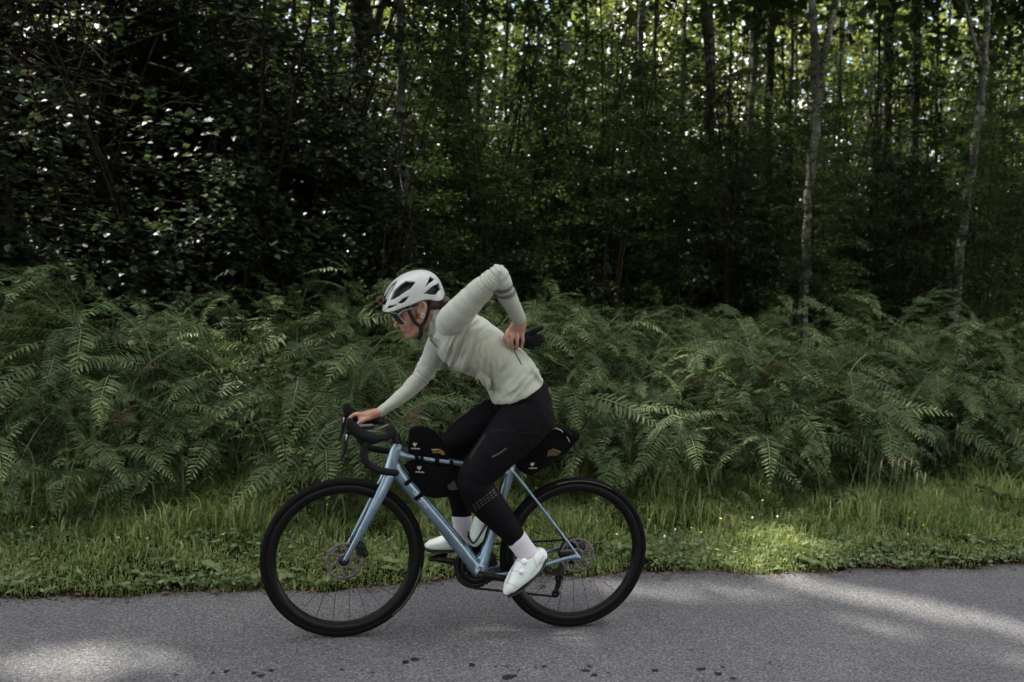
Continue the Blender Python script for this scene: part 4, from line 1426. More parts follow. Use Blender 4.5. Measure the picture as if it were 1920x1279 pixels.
# saddle and post
sp = at(972, 836, 0)
sd = at(990, 800, 0)
obj('seatpost', tube([SEATC + [.002, 0, -.01], SEATC + [.052, 0, .17 - .01]], .0135, seg=16), M['black_metal'], bike)
q = catmull(np.array([[sd[0] - .15, 0, sd[2] - .004, .012, .02], [sd[0] - .08, 0, sd[2] + .002, .016, .027], [sd[0], 0, sd[2] + .002, .018, .045], [sd[0] + .07, 0, sd[2] + .008, .02, .068], [sd[0] + .1, 0, sd[2] + .012, .016, .066]]), 6)
sad = obj('saddle', tube(q[:, :3], q[:, 3], q[:, 4], 20, power=2.6), M['bag'], bike)
for s in (-1, 1):
    obj('saddle_rail', tube([[sd[0] - .1, .02 * s, sd[2] - .02], [sd[0] - .03, .022 * s, sd[2] - .035], [sd[0] + .05, .022 * s, sd[2] - .03], [sd[0] + .08, .025 * s, sd[2] - .005]], .0035, seg=8), M['black_metal'], sad)
# drivetrain (on the far side of the frame)
CY = .047
CRK = BB + np.array([0, CY, 0])
th = np.linspace(0, 2 * math.pi, 193)[:-1]
ro = .096 + .0035 * np.sign(np.sin(th * 48))
V = [[CRK[0] + r * math.cos(t), CRK[1] + dy, CRK[2] + r * math.sin(t)] for dy in (-.0015, .0015) for rr in (ro, np.full(192, .074)) for r, t in zip(rr, th)]
n = 192
F = []
for a, b in ((0, 1), (1, 3), (3, 2), (2, 0)):
    F += [(a * n + j, a * n + (j + 1) % n, b * n + (j + 1) % n, b * n + j) for j in range(n)]
g = [(np.array(V), [np.array(F)])]
for k in range(4):
    a = k * math.pi / 2 + .5
    g.append(tube([CRK, CRK + np.array([.045 * math.cos(a), 0, .045 * math.sin(a)]), CRK + np.array([.08 * math.cos(a), 0, .08 * math.sin(a)])], [.02, .015, .011], .004, 10))
g.append(disc(CRK - [0, .008, 0], .076, .045, -.001, .001, 60))
cs = obj('chainring', merge(g), M['black_metal'], bike)
for k in range(4):
    a = k * math.pi / 2 + .5
    c = CRK + np.array([.052 * math.cos(a), -.006, .052 * math.sin(a)])
    obj('chainring_bolt', tube([c, c + [0, -.004, 0]], .0045, seg=8, ref=(0, 0, 1)), M['bronze'], cs)
PEDN = at(982, 1094, -.095)
dirn = (PEDN - BB) * np.array([1, 0, 1])
dirn = dirn / np.linalg.norm(dirn) * .17
PEDN = BB + dirn + [0, -.10, 0]
PEDF = BB - dirn + [0, .10, 0]
for s, pd in ((-1, PEDN), (1, PEDF)):
    e = BB + np.array([0, .062 * s, 0])
    q = np.array([e - (pd - e) * .06 * [1, 0, 1], e + [0, 0, 0], e * .5 + pd * .5 * [1, 0, 1] + [0, .034 * s, 0], pd * [1, 0, 1] + [0, .072 * s, 0]])
    ca = obj('crank_arm', tube(catmull(q, 5), np.linspace(.019, .0125, 16), .0075, 14, power=2.6), M['carbon'], bike)
    obj('pedal', merge([tube([pd + [0, -.012 * s - .018, 0], pd + [0, -.012 * s + .03, 0]], .008, seg=10, ref=(0, 0, 1)), tube([pd + [-.035, 0, -.008], pd + [0, 0, -.004], pd + [.04, 0, .012]], [.007, .010, .006], [.02, .03, .02], 12, power=3)]), M['black_metal'], ca)
obj('crank_spindle', tube([BB + [0, -.066, 0], BB + [0, .06, 0]], .015, seg=14, ref=(0, 0, 1)), M['black_metal'], bike)
CAS = HR + np.array([0, .036, 0])
g = []
for k in range(9):
    r = .062 - .0042 * k
    g.append(disc(CAS + [0, -.014 + .0036 * k, 0], r, .012, -.0009, .0009, 44))
obj('cassette', merge(g), M['black_metal'], bike)
J1 = at(1047, 1082, .045)
J2 = at(1041, 1111, .045)
der = obj('rear_derailleur', merge([tube(catmull([HR + [.0, .06, -.03], HR + [-.028, .062, -.055], J1], 4), [.012] * 4 + [.011] * 5, .011, 10), tube([J1, J1 * .5 + J2 * .5 + [.008, 0, 0], J2], [.012, .014, .009], .006, 10)]), M['black_metal'], bike)
for c in (J1, J2):
    obj('jockey_wheel', disc(c - [0, .009, 0], .019, .005, -.002, .002, 18), M['black_metal'], der)
r0 = .098
ct, cb = CRK + np.array([.01, 0, r0]), CRK + np.array([-.005, 0, -r0])
run = [tube([CAS + [-.008, .002, .046], ct], .0036, .0028, 6, cap=False), tube([J2 + [.004, 0, -.019], cb], .0036, .0028, 6, cap=False)]
arc = np.array([CRK + np.array([r0 * math.cos(t), 0, r0 * math.sin(t)]) for t in np.linspace(R(84), R(267), 30)])
run.append(tube(arc, .0036, .0028, 6, cap=False))
for a, b_ in ((CAS + [-.008, .002, .046], ct), (J2 + [.004, 0, -.019], cb)):
    for t in np.arange(0, 1, .0127 * .95 / np.linalg.norm(a - b_)):
        c = a * (1 - t) + b_ * t
        run.append(box(c - [.0042, .0042, .0045], c + [.0042, .0042, .0045]))
tag(obj('chain', merge(run), M['black_metal'], bike, False), kind='stuff')
# brake calipers, bottle cage
c = at(676, 1030, -.045)
obj('brake_caliper', remesh([box(c - [.016, .016, .022], c + [.018, .016, .02]), tube([c + [.0, 0, .02], c + [.018, 0, -.02]], .016, seg=10)], .003, 3)[:2], M['black_metal'], bike)
c = HR + np.array([-.06, -.04, .005])
obj('brake_caliper', remesh([box(c - [.022, .016, .012], c + [.022, .016, .014])], .003, 3)[:2], M['black_metal'], bike)
ax = (SEATC - BB) / np.linalg.norm(SEATC - BB)
fw = np.array([-ax[2], 0, ax[0]])
b0 = BB + ax * .12 + fw * .055
cage = [tube(catmull([b0 + ax * .02 + fw * .036, b0 + ax * .0 + fw * .01 + [0, -.036, 0], b0 + ax * .10 + fw * -.02 + [0, -.034, 0], b0 + ax * .13 + fw * -.036], 6), .0035, .008, 8),
        tube(catmull([b0 + ax * .02 + fw * .036, b0 + ax * .0 + fw * .01 + [0, .036, 0], b0 + ax * .10 + fw * -.02 + [0, .034, 0], b0 + ax * .13 + fw * -.036], 6), .0035, .008, 8),
        tube([b0 + fw * -.037, b0 + ax * .15 + fw * -.037], .004, .012, 8), tube(catmull([b0 + fw * -.036, b0 - ax * .012, b0 + fw * .03 + ax * .004, b0 + fw * .038 + ax * .03], 5), .003, .012, 8)]
obj('bottle_cage', merge(cage), M['black_metal'], bike)
bot = thing('water_bottle', b0, 'pale frosted water bottle in the black cage between the legs', 'bottle')
hh = [0.0, .006, .02, .09, .10, .112, .15, .165, .175]
rr = [.026, .033, .0345, .0345, .032, .032, .0335, .029, .024]
obj('bottle_body', tube([b0 + ax * h for h in hh], rr, seg=24), M['bottle'], bot)
cap = obj('bottle_cap', tube([b0 + ax * .178, b0 + ax * .2], [.027, .024], seg=20), M['black_metal'], bot)
obj('nozzle', tube([b0 + ax * .2, b0 + ax * .226], [.011, .009], seg=12), M['bag'], cap)
# lettering on the down tube
fbv = bvh_of(FV, FF)
for body, p_, q_ in (('VAN', (772.5, 920.5), (779, 928.5)), ('RYSEL', (787, 938), (806, 960))):
    h0, h1 = hit(fbv, *p_, .0015), hit(fbv, *q_, .0015)
    tx = (h1[0] - h0[0]) / np.linalg.norm(h1[0] - h0[0])
    up = np.cross(h0[1], tx)
    obj('lettering', text_geo(body, .013, h0[0] - up * .004 + h0[1] * .002, tx, up), M['print_grey'], frame)


# ------------------------------------------------------------------ bags on the bicycle
def bag_body(poly, half, rnd=.012, vox=.004, smooth=7, taper=None):
    """a padded bag: side outline in photograph pixels at y = -half, filled between two sides"""
    pts = np.array([at(a, b, 0) for a, b in poly])
    V = np.concatenate([pts + [0, -half, 0], pts + [0, half, 0]])
    n = len(pts)
    c = pts.mean(0)
    mid = pts + (pts - c) * .02
    V = np.concatenate([pts + [0, -half * .8, 0], mid, pts + [0, half * .8, 0], [c + [0, -half * 1.12, 0]], [c + [0, half * 1.12, 0]]])
    F4 = [(k * n + j, k * n + (j + 1) % n, (k + 1) * n + (j + 1) % n, (k + 1) * n + j) for k in range(2) for j in range(n)]
    F3 = [(3 * n, (j + 1) % n, j) for j in range(n)] + [(3 * n + 1, 2 * n + j, 2 * n + (j + 1) % n) for j in range(n)]
    return remesh([(V, [np.array(F4), np.array(F3)])], vox, smooth)[:2]


def bee(c, s, parent, ex=np.array([1, 0, 0.0]), ez=np.array([0, 0, 1.0])):
    """the small winged mark over its line of lettering"""
    q = lambda u, v: c + ex * u * s + ez * v * s + np.array([0, -.0015, 0])
    nn = np.array([0, -1.0, 0])
    g = [stroke(q(0, -.42), q(0, .05), .11 * s, nn), stroke(q(.04, 0), q(.42, .42), .09 * s, nn), stroke(q(-.04, 0), q(-.42, .42), .09 * s, nn), stroke(q(.06, -.1), q(.45, .08), .07 * s, nn),
         stroke(q(-.06, -.1), q(-.45, .08), .11 * s, nn), stroke(q(.1, .2), q(.12, .45), .09 * s, nn), stroke(q(-.1, .2), q(-.12, .45), .09 * s, nn)]
    obj('emblem', merge(g), M['print_white'], parent, False)
    obj('lettering', text_geo('APIDURA', .0065, c + ex * -.0165 + ez * -.0185 + np.array([0, -.0035, 0]), ex, ez), M['print_white'], parent, False)


def strap(name, a, b, half, w, parent, r=.004):
    """webbing loop round a tube: a flat band centred between photograph points a and b"""
    p, q = at(*a, 0), at(*b, 0)
    d = (q - p)
    L = np.linalg.norm(d)
    d /= L
    u = np.cross(d, [0, 1.0, 0])
    th = np.linspace(0, 2 * math.pi, 28, endpoint=False)
    c = np.sign(np.cos(th)) * np.abs(np.cos(th)) ** .55
    s = np.sign(np.sin(th)) * np.abs(np.sin(th)) ** .55
    ring = [(p + q) / 2 + d * L / 2 * x + np.array([0, half, 0]) * y for x, y in zip(c, s)]
    obj(name, tube(np.array(ring), .0022, w, 6, ref=u, closed=True), M['bag'], parent)


tb = thing('top_tube_bag', at(790, 850, 0), 'black humped bag on top of the bicycle top tube', 'bag')
bd = bag_body([(767, 811), (771, 803), (779, 800), (794, 800), (806, 803), (817, 811), (829, 827), (839, 843), (842, 856), (834, 860), (800, 855), (766, 850)], .026)
obj('bag_body', bd, M['bag'], tb)
bv = bvh_of(*bd)


def on(px, py):
    h = hit(bv, px, py, .0012)
    return h[0] if h is not None else at(px, py, -.03)

for a, b_ in (((780, 845), (782, 866)), ((818, 848), (819, 872))):
    strap('strap', a, b_, .024, .010, tb)
yb = -.0325
bee(on(778, 834), .020, tb, np.array([1, 0, -.04]))
for k, (a, b_, c, m_) in enumerate([((809, 843), (822, 842), (833, 848), 'print_yellow'), ((810, 845.5), (822, 845), (833, 850.5), 'print_yellow'), ((811, 848.5), (823, 848.5), (833, 853), 'print_yellow'), ((809, 842.8), (816, 842.4), (822, 842.2), 'print_white')]):
    nn = np.array([0, -1.0, 0])
    obj('printed_line', merge([stroke(on(*a), on(*b_), .0015, nn), stroke(on(*b_), on(*c), .0015, nn)]), M[m_], tb, False)

fb = thing('frame_bag', at(812, 900, 0), 'black wedge bag strapped inside the bicycle frame', 'bag')
bd = bag_body([(759, 874), (766, 866), (775, 864), (850, 876), (905, 886), (925, 892), (900, 905), (872, 919), (838, 930), (812, 933), (797, 928), (780, 908)], .026)
obj('bag_body', bd, M['bag'], fb)
bv = bvh_of(*bd)
for a, b_ in (((757, 907), (774, 893)), ((776, 934), (796, 919))):
    strap('strap', a, b_, .032, .0095, fb)
for x in (790, 845, 900):
    yy = 860 + (x - 775) * .152
    strap('strap', (x, yy - 9), (x, yy + 14), .024, .009, fb)
bee(on(786, 878), .021, fb, np.array([1, 0, -.06]))
for k in range(5):
    obj('printed_line', stroke(on(839 + 2.8 * k, 911 - 2.3 * k), on(845 + 2.9 * k, 919 - .4 * k), .0008, np.array([0, -1.0, 0])), M['print_grey'], fb, False)

sb = thing('saddle_bag', at(1010, 860, 0), 'black tapered saddle bag hanging behind the rider', 'bag')
bd = bag_body([(968, 872), (972, 840), (982, 815), (1010, 806), (1038, 801), (1070, 803), (1084, 812), (1080, 822), (1060, 846), (1028, 868), (994, 889), (978, 884)], .048, vox=.005)
obj('bag_body', bd, M['bag'], sb)
bv = bvh_of(*bd)
obj('roll_closure', tube([at(1062, 812, -.055), at(1076, 820, 0), at(1062, 812, .055)], .014, .018, 12), M['bag'], sb)
obj('buckle', box(at(1078, 814, -.02) - [.012, .008, .006], at(1078, 814, -.02) + [.014, .008, .006]), M['black_metal'], sb)
obj('cord', tube(catmull([at(1033, 801, -.05), at(1050, 806, -.055), at(1062, 818, -.055), at(1068, 828, -.05)], 4), .0016, seg=5), M['print_grey'], sb)
obj('yellow_tab', tube([at(1034, 799, -.03), at(1038, 804, -.045)], .003, seg=6), M['print_yellow'], sb)
strap('strap', (950, 862), (976, 850), .024, .010, sb)
bee(on(998, 871), .020, sb, np.array([1, 0, .02]))
for k in range(6):
    obj('printed_line', stroke(on(1026 + 3.6 * k, 854 - abs(k - 3) * -.6), on(1030 + 3.9 * k, 845 + abs(k - 2) * .8), .001, np.array([0, -1.0, 0])), M['print_white' if k < 4 else 'print_yellow'], sb, False)
obj('printed_line', merge([stroke(on(1028, 846), on(1038, 842), .0013, np.array([0, -1.0, 0])), stroke(on(1038, 842), on(1052, 848), .0013, np.array([0, -1.0, 0]))]), M['print_yellow'], sb, False)


# ------------------------------------------------------------------ the rider


def skin_mat():
    m, nt, b = new_mat('skin')
    tc = N(nt, 'ShaderNodeTexCoord')
    n = N(nt, 'ShaderNodeTexNoise', i_Scale=22.0, i_Detail=5.0)
    nt.links.new(tc.outputs['Object'], n.inputs['Vector'])
    nt.links.new(ramp(nt, n.outputs[0], [(0.3, (0.33, 0.165, 0.115)), (0.7, (0.44, 0.245, 0.175))]), b.inputs['Base Color'])
    b.inputs['Roughness'].default_value = 0.5
    b.inputs['Subsurface Weight'].default_value = 0.12
    b.inputs['Subsurface Radius'].default_value = (0.012, 0.004, 0.002)
    b.inputs['Subsurface Scale'].default_value = 0.5
    return m


M['skin'] = skin_mat()
M['jersey'] = knit_mat('sage_jersey', (0.45, 0.47, 0.38))
M['sleeve'] = knit_mat('ribbed_sleeve', (0.48, 0.505, 0.425), True)
M['band'] = simple('dark_reflective_band', (0.12, 0.115, 0.125), 0.5)
M['tights'] = simple('black_tights', (0.0042, 0.0038, 0.005), 0.72, var=.25, scale=8, bump=.25, bscale=60, spec=.07)
M['tight_print'] = simple('grey_reflective_print', (0.035, 0.034, 0.037), 0.5)
M['sock'] = knit_mat('white_sock', (0.62, 0.60, 0.66))
M['shoe'] = simple('mint_white_shoe', (0.66, 0.72, 0.69), 0.45, var=.05, bump=.12, bscale=250)
M['sole'] = simple('black_sole', (0.012, 0.012, 0.012), 0.5)
M['dial'] = simple('white_dial', (0.72, 0.76, 0.74), 0.4)
M['hair'] = simple('dark_brown_hair', (0.045, 0.022, 0.014), 0.5, var=.4, scale=90, bump=.6, bscale=220)
M['helmet'] = simple('white_helmet', (0.41, 0.435, 0.41), 0.4, var=.04, coat=.15)
M['liner'] = simple('black_liner', (0.012, 0.012, 0.014), 0.8)
M['webbing'] = simple('black_webbing', (0.008, 0.008, 0.008), 0.8)
M['lens'] = simple('dark_lens', (0.012, 0.022, 0.03), 0.08, 0.3, coat=.6)
M['frost'] = simple('pale_frame', (0.34, 0.40, 0.46), 0.25)
M['lip'] = simple('lips', (0.30, 0.10, 0.085), 0.45)
M['glove'] = simple('black_glove', (0.0035, 0.0035, 0.004), 0.85, spec=.15, bump=.4, bscale=120)
M['amber'] = simple('amber_lens', (0.22, 0.10, 0.04), 0.25, 0.6)
M['mips'] = simple('yellow_dot', (0.7, 0.62, 0.18), 0.5, var=.05)


def pt(rows, n=6, seg=22, power=2.0, scale=1.0, cap=True):
    rr = []
    for px, py, Yd, a, b in rows:
        p = at(px, py, Yd)
        k = mpp(p) * scale
        rr.append([*p, a * k, b * k])
    q = catmull(rr, n)
    return tube(q[:, :3], np.maximum(q[:, 3], .0008), np.maximum(q[:, 4], .0008), seg, power=power, cap=cap)


TORSO = [(823, 606, 0, 37, 45), (843, 616, 0, 46, 72), (871, 639, 0, 55, 70), (905, 658, 0, 51, 62), (934, 678, 0, 46, 60), (956, 703, 0, 49, 66), (971, 736, 0, 50, 70)]
ARM_N = [(846, 604, -.12, 30, 30), (856, 592, -.18, 29, 26), (893, 553, -.25, 24, 22), (922, 525, -.30, 20, 19), (934, 516, -.315, 18, 18)]
FORE_N = [(933, 514, -.315, 18, 18), (941, 531, -.29, 19, 18), (953, 559, -.23, 17.5, 16), (966, 583, -.17, 14.5, 13), (974, 598, -.14, 13, 12)]
ARM_F = [(838, 622, .12, 30, 30), (820, 655, .17, 24, 24), (805, 684, .205, 20, 20), (790, 708, .225, 17, 17)]
FORE_F = [(791, 706, .225, 17, 17), (770, 728, .22, 15.5, 15), (747, 748, .21, 13, 13), (709, 775.5, .2, 9, 9.5)]
PELVIS = [(955, 712, 0, 42, 56), (985, 757, 0, 50, 70), (1003, 785, 0, 36, 66)]
TH_N = [(1000, 773, -.085, 45, 36), (972, 802, -.105, 50, 37), (930, 847, -.125, 42, 33), (897, 886, -.135, 35, 29), (888, 902, -.135, 32, 27)]
CA_N = [(886, 902, -.135, 31, 27), (905, 934, -.13, 33, 28), (935, 969, -.122, 28, 24), (960, 1001, -.116, 21, 18), (975, 1019, -.115, 19, 17)]
TH_F = [(982, 765, .085, 44, 35), (930, 785, .10, 40, 33), (882, 811, .12, 35, 30), (850, 836, .13, 30, 26)]
CA_F = [(848, 838, .13, 29, 25), (852, 880, .125, 27, 24), (862, 930, .12, 22, 20), (867, 972, .115, 18, 16)]
SOCK_N = [(969, 1011, -.115, 20.5, 18), (979, 1025, -.115, 19.5, 17), (990, 1040, -.115, 20, 17)]
SOCK_F = [(866, 968, .115, 19, 17), (868, 990, .115, 18, 16), (872, 1006, .115, 19, 16)]
SHOE_N = [(1012, 1041, -.115, 15, 14), (998, 1052, -.117, 25, 17), (981, 1070, -.12, 22, 19), (966, 1087, -.122, 16.5, 20), (955, 1101, -.122, 11.5, 17), (950, 1108, -.122, 7, 11)]
SHOE_F = [(893, 1008, .115, 14, 14), (876, 1008, .115, 19, 16), (850, 1014, .12, 16, 18), (826, 1019, .12, 11.5, 18), (807, 1022, .12, 8, 14), (801, 1023, .12, 5, 9)]

# hands, finger by finger
HAND_N = [pt([(974, 594, -.14, 12, 11), (973, 606, -.125, 14, 10), (969, 618, -.11, 16, 9), (966, 628, -.105, 17, 8)], 4, 18, 2.4)]
for kx, kn, t1, t2, r in [(950.5, 628, (948.5, 639), (955, 650), 4.3), (960, 629, (958.5, 642), (960.5, 653), 4.3), (969.5, 629, (969.5, 642), (968.5, 653), 4.1), (979, 627, (980, 639), (977.5, 651), 3.8)]:
    HAND_N.append(pt([(kx + 2, kn - 8, -.110, r, r), (kx, kn, -.122, r * 1.02, r), (t1[0], t1[1], -.128, r * .95, r * .95), (t2[0], t2[1], -.108, r * .85, r * .85)], 4, 12))
HAND_N.append(pt([(964, 612, -.105, 6, 6), (954, 625, -.095, 5.8, 6), (947, 636, -.09, 5, 5), (950, 647, -.085, 4.2, 4.2)], 4, 12))
HAND_F = [pt([(712, 773, .2, 8.5, 10), (700, 776, .2, 9.5, 12), (688, 780, .2, 10, 15), (678, 783, .2, 9, 15)], 4, 18, 2.3)]
for q, (yo, ex) in enumerate([(.176, 0), (.190, 2), (.206, 1.5), (.221, -1)]):
    HAND_F.append(pt([(684, 779, yo, 4.6, 4.6), (671 - ex, 776.5, yo + .006, 4.3, 4.3), (660 - ex, 780, yo + .010, 4.0, 4.0), (655 - ex, 790, yo + .004, 3.7, 3.7), (659 - ex, 799, yo - .002, 3.3, 3.3)], 4, 12))
HAND_F.append(pt([(694, 783, .178, 5.4, 5.4), (682, 788, .164, 5, 5), (674, 793, .166, 4.5, 4.5), (669, 799, .172, 3.9, 3.9)], 4, 12))

# head
HEAD = [pt([(746, 572, 0, 14, 18), (760, 566, 0, 28, 29), (778, 562, 0, 33, 32), (798, 561, 0, 27, 28), (810, 561, 0, 13, 16)], 6, 26),          # skull
        pt([(772, 566, 0, 27, 30), (764, 588, 0, 22, 29), (765, 606, 0, 18, 26), (768, 619, 0, 13, 20), (769, 627, 0, 9, 13)], 6, 24),           # face
        pt([(793, 595, -.03, 14, 14), (784, 612, -.026, 13, 12), (773, 624, -.012, 10.5, 12), (768, 627, 0, 9, 11)], 4, 18),
        pt([(793, 595, .03, 14, 14), (784, 612, .026, 13, 12), (773, 624, .012, 10.5, 12), (768, 627, 0, 9, 11)], 4, 18),
        pt([(752, 586, 0, 4.5, 5), (747, 600, 0, 4.2, 5), (741.5, 609.5, 0, 3.6, 5.2), (744.5, 613, 0, 3.0, 7)], 5, 14),                                  # nose
        pt([(755, 617.5, 0, 3.4, 8), (757, 620, 0, 3.2, 9)], 3, 12), pt([(760, 625, 0, 3.2, 7), (762, 627, 0, 3.6, 7)], 3, 12),                      # lips
        pt([(764, 628, 0, 7.5, 9), (768, 630, 0, 6.5, 8)], 3, 14),                                                                             # chin
        pt([(758, 602, -.04, 9, 8), (762, 606, -.042, 10, 8)], 3, 14), pt([(758, 602, .04, 9, 8), (762, 606, .042, 10, 8)], 3, 14),           # cheeks
        pt([(795, 580, 0, 24, 24), (808, 597, 0, 24, 24), (822, 608, 0, 28, 28)], 5, 22)]                                                      # neck
for s in (-1, 1):
    ear = [(785, 586, s * .078, 3, 3), (784, 575, s * .082, 3, 3), (788, 568, s * .087, 3.2, 3), (795, 568, s * .09, 3.2, 3), (798, 576, s * .089, 3.2, 3), (796, 587, s * .085, 3.2, 3), (790, 595, s * .079, 4, 3)]
    HEAD.append(pt(ear, 4, 10))
    HEAD.append(pt([(790, 572, s * .077, 6, 3), (790, 588, s * .075, 5, 3)], 3, 12))

SC = .87
body = [pt(x, scale=SC) for x in (ARM_N, FORE_N, ARM_F, FORE_F, TH_N, CA_N, TH_F, CA_F, SOCK_N, SOCK_F, SHOE_N, SHOE_F)] + [pt(TORSO, scale=SC, cap=False), pt(PELVIS, scale=SC)] + HEAD + HAND_N + HAND_F
V, F, _ = remesh(body, .0029, 2, .5, .3)
person = obj('person', (V, F), M['skin'])
tag(person, 'cyclist in sage jersey and black tights reaching to a back pocket', 'person')
person_bvh = BVHTree.FromPolygons([tuple(v) for v in V], [tuple(f) for ff in F for f in ff])


def fold_noise(V, Nn, amp, fx, seed, mask=None):
    d = np.array([noise.noise(Vector((v[0] * fx[0] + seed, v[1] * fx[1], v[2] * fx[2]))) for v in V])
    d = d * amp
    if mask is not None:
        d = d * mask
    return V + Nn * d[:, None]


def patch(V, F, Nn, keep, lift):
    """the faces of a surface chosen by keep(centres), raised a little"""
    F4 = np.concatenate([f for f in F if f.shape[1] == 4])
    c = V[F4].mean(1)
    sel = F4[keep(c)]
    ids, inv = np.unique(sel.ravel(), return_inverse=True)
    return V[ids] + Nn[ids] * lift, [inv.reshape(-1, 4)]


# jersey: body with collar, then the two sleeves
col = [(838, 611, 0, 34, 40), (822, 606, 0, 31, 33), (812, 603, 0, 30, 29), (804, 602, 0, 30, 28)]
fold = [pt([(902, 696, -.06, 9, 22), (909, 712, -.05, 6, 24), (914, 723, -.04, 3, 18)], 4, 14), pt([(874, 658, -.07, 30, 32), (872, 664, -.065, 30, 32)], 3, 18), pt([(874, 658, .07, 30, 32), (872, 664, .065, 30, 32)], 3, 18),
        pt([(975, 672, -.07, 10, 16), (992, 692, -.06, 13, 30), (1003, 706, -.04, 10, 30)], 4, 16)]
JV, JF, JN = remesh([pt(TORSO, scale=1.0, cap=False, seg=40), pt(col, cap=False, seg=28), pt([(852, 600, -.13, 30, 30), (856, 598, -.15, 29, 28)], 3), pt([(838, 622, .12, 30, 30), (832, 634, .14, 28, 28)], 3)] + fold, .005, 8)
pxy = lambda V: np.stack([960 + FPX * ((V - CAM_LOC) @ _r) / ((V - CAM_LOC) @ _f), 639.5 - FPX * ((V - CAM_LOC) @ _u) / ((V - CAM_LOC) @ _f)], 1)
ax1 = at(980, 745, 0) - at(830, 610, 0)
ax1 /= np.linalg.norm(ax1)
ax2 = np.cross(ax1, [0, 1.0, 0])
loc = np.stack([JV @ ax1, JV[:, 1], JV @ ax2], 1)
pj_ = pxy(JV)


def ridge(t):
    return .5 - abs(noise.noise(Vector(t))) * 1.6


def jersey_fold(a, b, c, X, Y):
    d = .003 * noise.noise(Vector((a * 26 + b * 8, b * 10, c * 7)))
    m1 = math.exp(-((X - 862) / 34) ** 2 - ((Y - 652) / 42) ** 2)                      # gathers below the armpit
    d += .020 * m1 * ridge(((X + .35 * Y) * .1, Y * .012, b * 4))
    m2 = math.exp(-((X - 965) / 42) ** 2 - ((Y - 708) / 34) ** 2)                      # drag lines to the hem
    d += .020 * m2 * ridge(((X + .9 * Y) * .05, (Y - X) * .01, b * 5 + 3))
    m3 = math.exp(-((X - 910) / 26) ** 2 - ((Y - 700) / 30) ** 2)                      # slack over the stomach
    d += .024 * m3 * ridge(((X - .2 * Y) * .1, Y * .015, b * 6 + 8))
    m4 = math.exp(-((X - 822) / 18) ** 2 - ((Y - 612) / 34) ** 2)                      # collar creases
    d += .013 * m4 * ridge(((X - .3 * Y) * .09, Y * .02, b * 9 + 1))
    m5 = math.exp(-((X - 895) / 22) ** 2 - ((Y - 615) / 26) ** 2)                      # pull from the shoulder to the back
    d += .012 * m5 * ridge(((X * .5 + Y) * .08, X * .01, b * 5 + 4))
    m6 = math.exp(-((X - 945) / 30) ** 2 - ((Y - 742) / 14) ** 2)                      # creases above the hem
    d += .010 * m6 * ridge(((X - .5 * Y) * .07, Y * .03, b * 5 + 9))
    return d


JV = JV + JN * np.array([jersey_fold(*l, *q) for l, q in zip(loc, pj_)])[:, None]
jersey = obj('jersey', (JV, JF), M['jersey'], person)
jb = bvh_of(JV, JF)


def sleeve(rows1, rows2, fold_amp=.004):
    V, F, Nn = remesh([pt(rows1, 6, 24), pt(rows2, 6, 24)], .004, 5)
    a = np.array([at(*r[:3]) for r in rows1])
    b = np.array([at(*r[:3]) for r in rows2])
    q = catmull(np.vstack([a[:-1], b]), 10)
    s = np.concatenate([[0], np.cumsum(np.linalg.norm(np.diff(q, axis=0), axis=1))])
    idx = np.argmin(((V[:, None, :] - q[None, ::2, :]) ** 2).sum(-1), axis=1)
    T = np.gradient(q, axis=0)
    T /= np.linalg.norm(T, axis=1, keepdims=True)
    qi = q[::2][idx]
    along = s[::2][idx] + ((V - qi) * T[::2][idx]).sum(1)
    ej = s[len(a) * 10 - 14] if len(s) > len(a) * 10 else s[len(s) // 2]
    ew = np.exp(-((along - ej) / .075) ** 2)
    V = V + Nn * (.007 * ew * np.array([ridge((al * 60, v[1] * 12, v[2] * 12)) for al, v in zip(along, V)]))[:, None]
    V = V + Nn * (fold_amp * np.array([noise.noise(Vector((al * 34, v[1] * 9, v[2] * 9))) for al, v in zip(along, V)]))[:, None]
    return V, F, Nn, along


V, F, Nn, al = sleeve(ARM_N, FORE_N)
sl = obj('sleeve', (V, F), M['sleeve'], jersey, True, al, 'along')
e0, e1 = at(935, 516, -.315), at(974, 598, -.14)
dd = (e1 - e0) / np.linalg.norm(e1 - e0)
tilt = dd + .35 * np.cross(dd, np.array([0, -1.0, 0]))
tilt /= np.linalg.norm(tilt)
near_fore = lambda c: ((c - e0) @ dd > -.05) & (np.linalg.norm((c - e0) - ((c - e0) @ dd)[:, None] * dd, axis=1) < .06)
for t0 in (.055, .092):
    g = patch(V, F, Nn, lambda c: near_fore(c) & (np.abs((c - e0) @ tilt - t0) < .0095), .0012)
    if len(g[0]):
        obj('reflective_band', g, M['band'], jersey)
g = patch(V, F, Nn, lambda c: np.abs((c - e1) @ dd + .006) < .008, .0022)
obj('cuff', g, M['jersey'], jersey)
V, F, Nn, al = sleeve(ARM_F, FORE_F)
obj('sleeve', (V, F), M['sleeve'], jersey, True, al, 'along')
fb_ = bvh_of(V, F)
M['seam'] = simple('darker_seam', (0.37, 0.365, 0.32), 0.9)
M['zip'] = simple('black_zip', (0.02, 0.02, 0.02), 0.5)
seam('seam', jb, [(883, 598), (880, 630), (893, 660), (915, 680), (936, 693)], 1.5, M['seam'], jersey)
seam('seam', jb, [(962, 655), (945, 690), (930, 720), (922, 745)], 1.5, M['seam'], jersey)
seam('seam', jb, [(918, 748), (945, 742), (975, 727), (1005, 712)], 1.6, M['seam'], jersey)
seam('pocket_zip', jb, [(964, 658), (970, 670), (978, 684)], 2.2, M['zip'], jersey)
seam('seam', jb, [(982, 688), (992, 700), (1002, 708)], 1.5, M['seam'], jersey)
seam('front_zip', jb, [(806, 636), (812, 642), (822, 652)], 1.8, M['zip'], jersey)
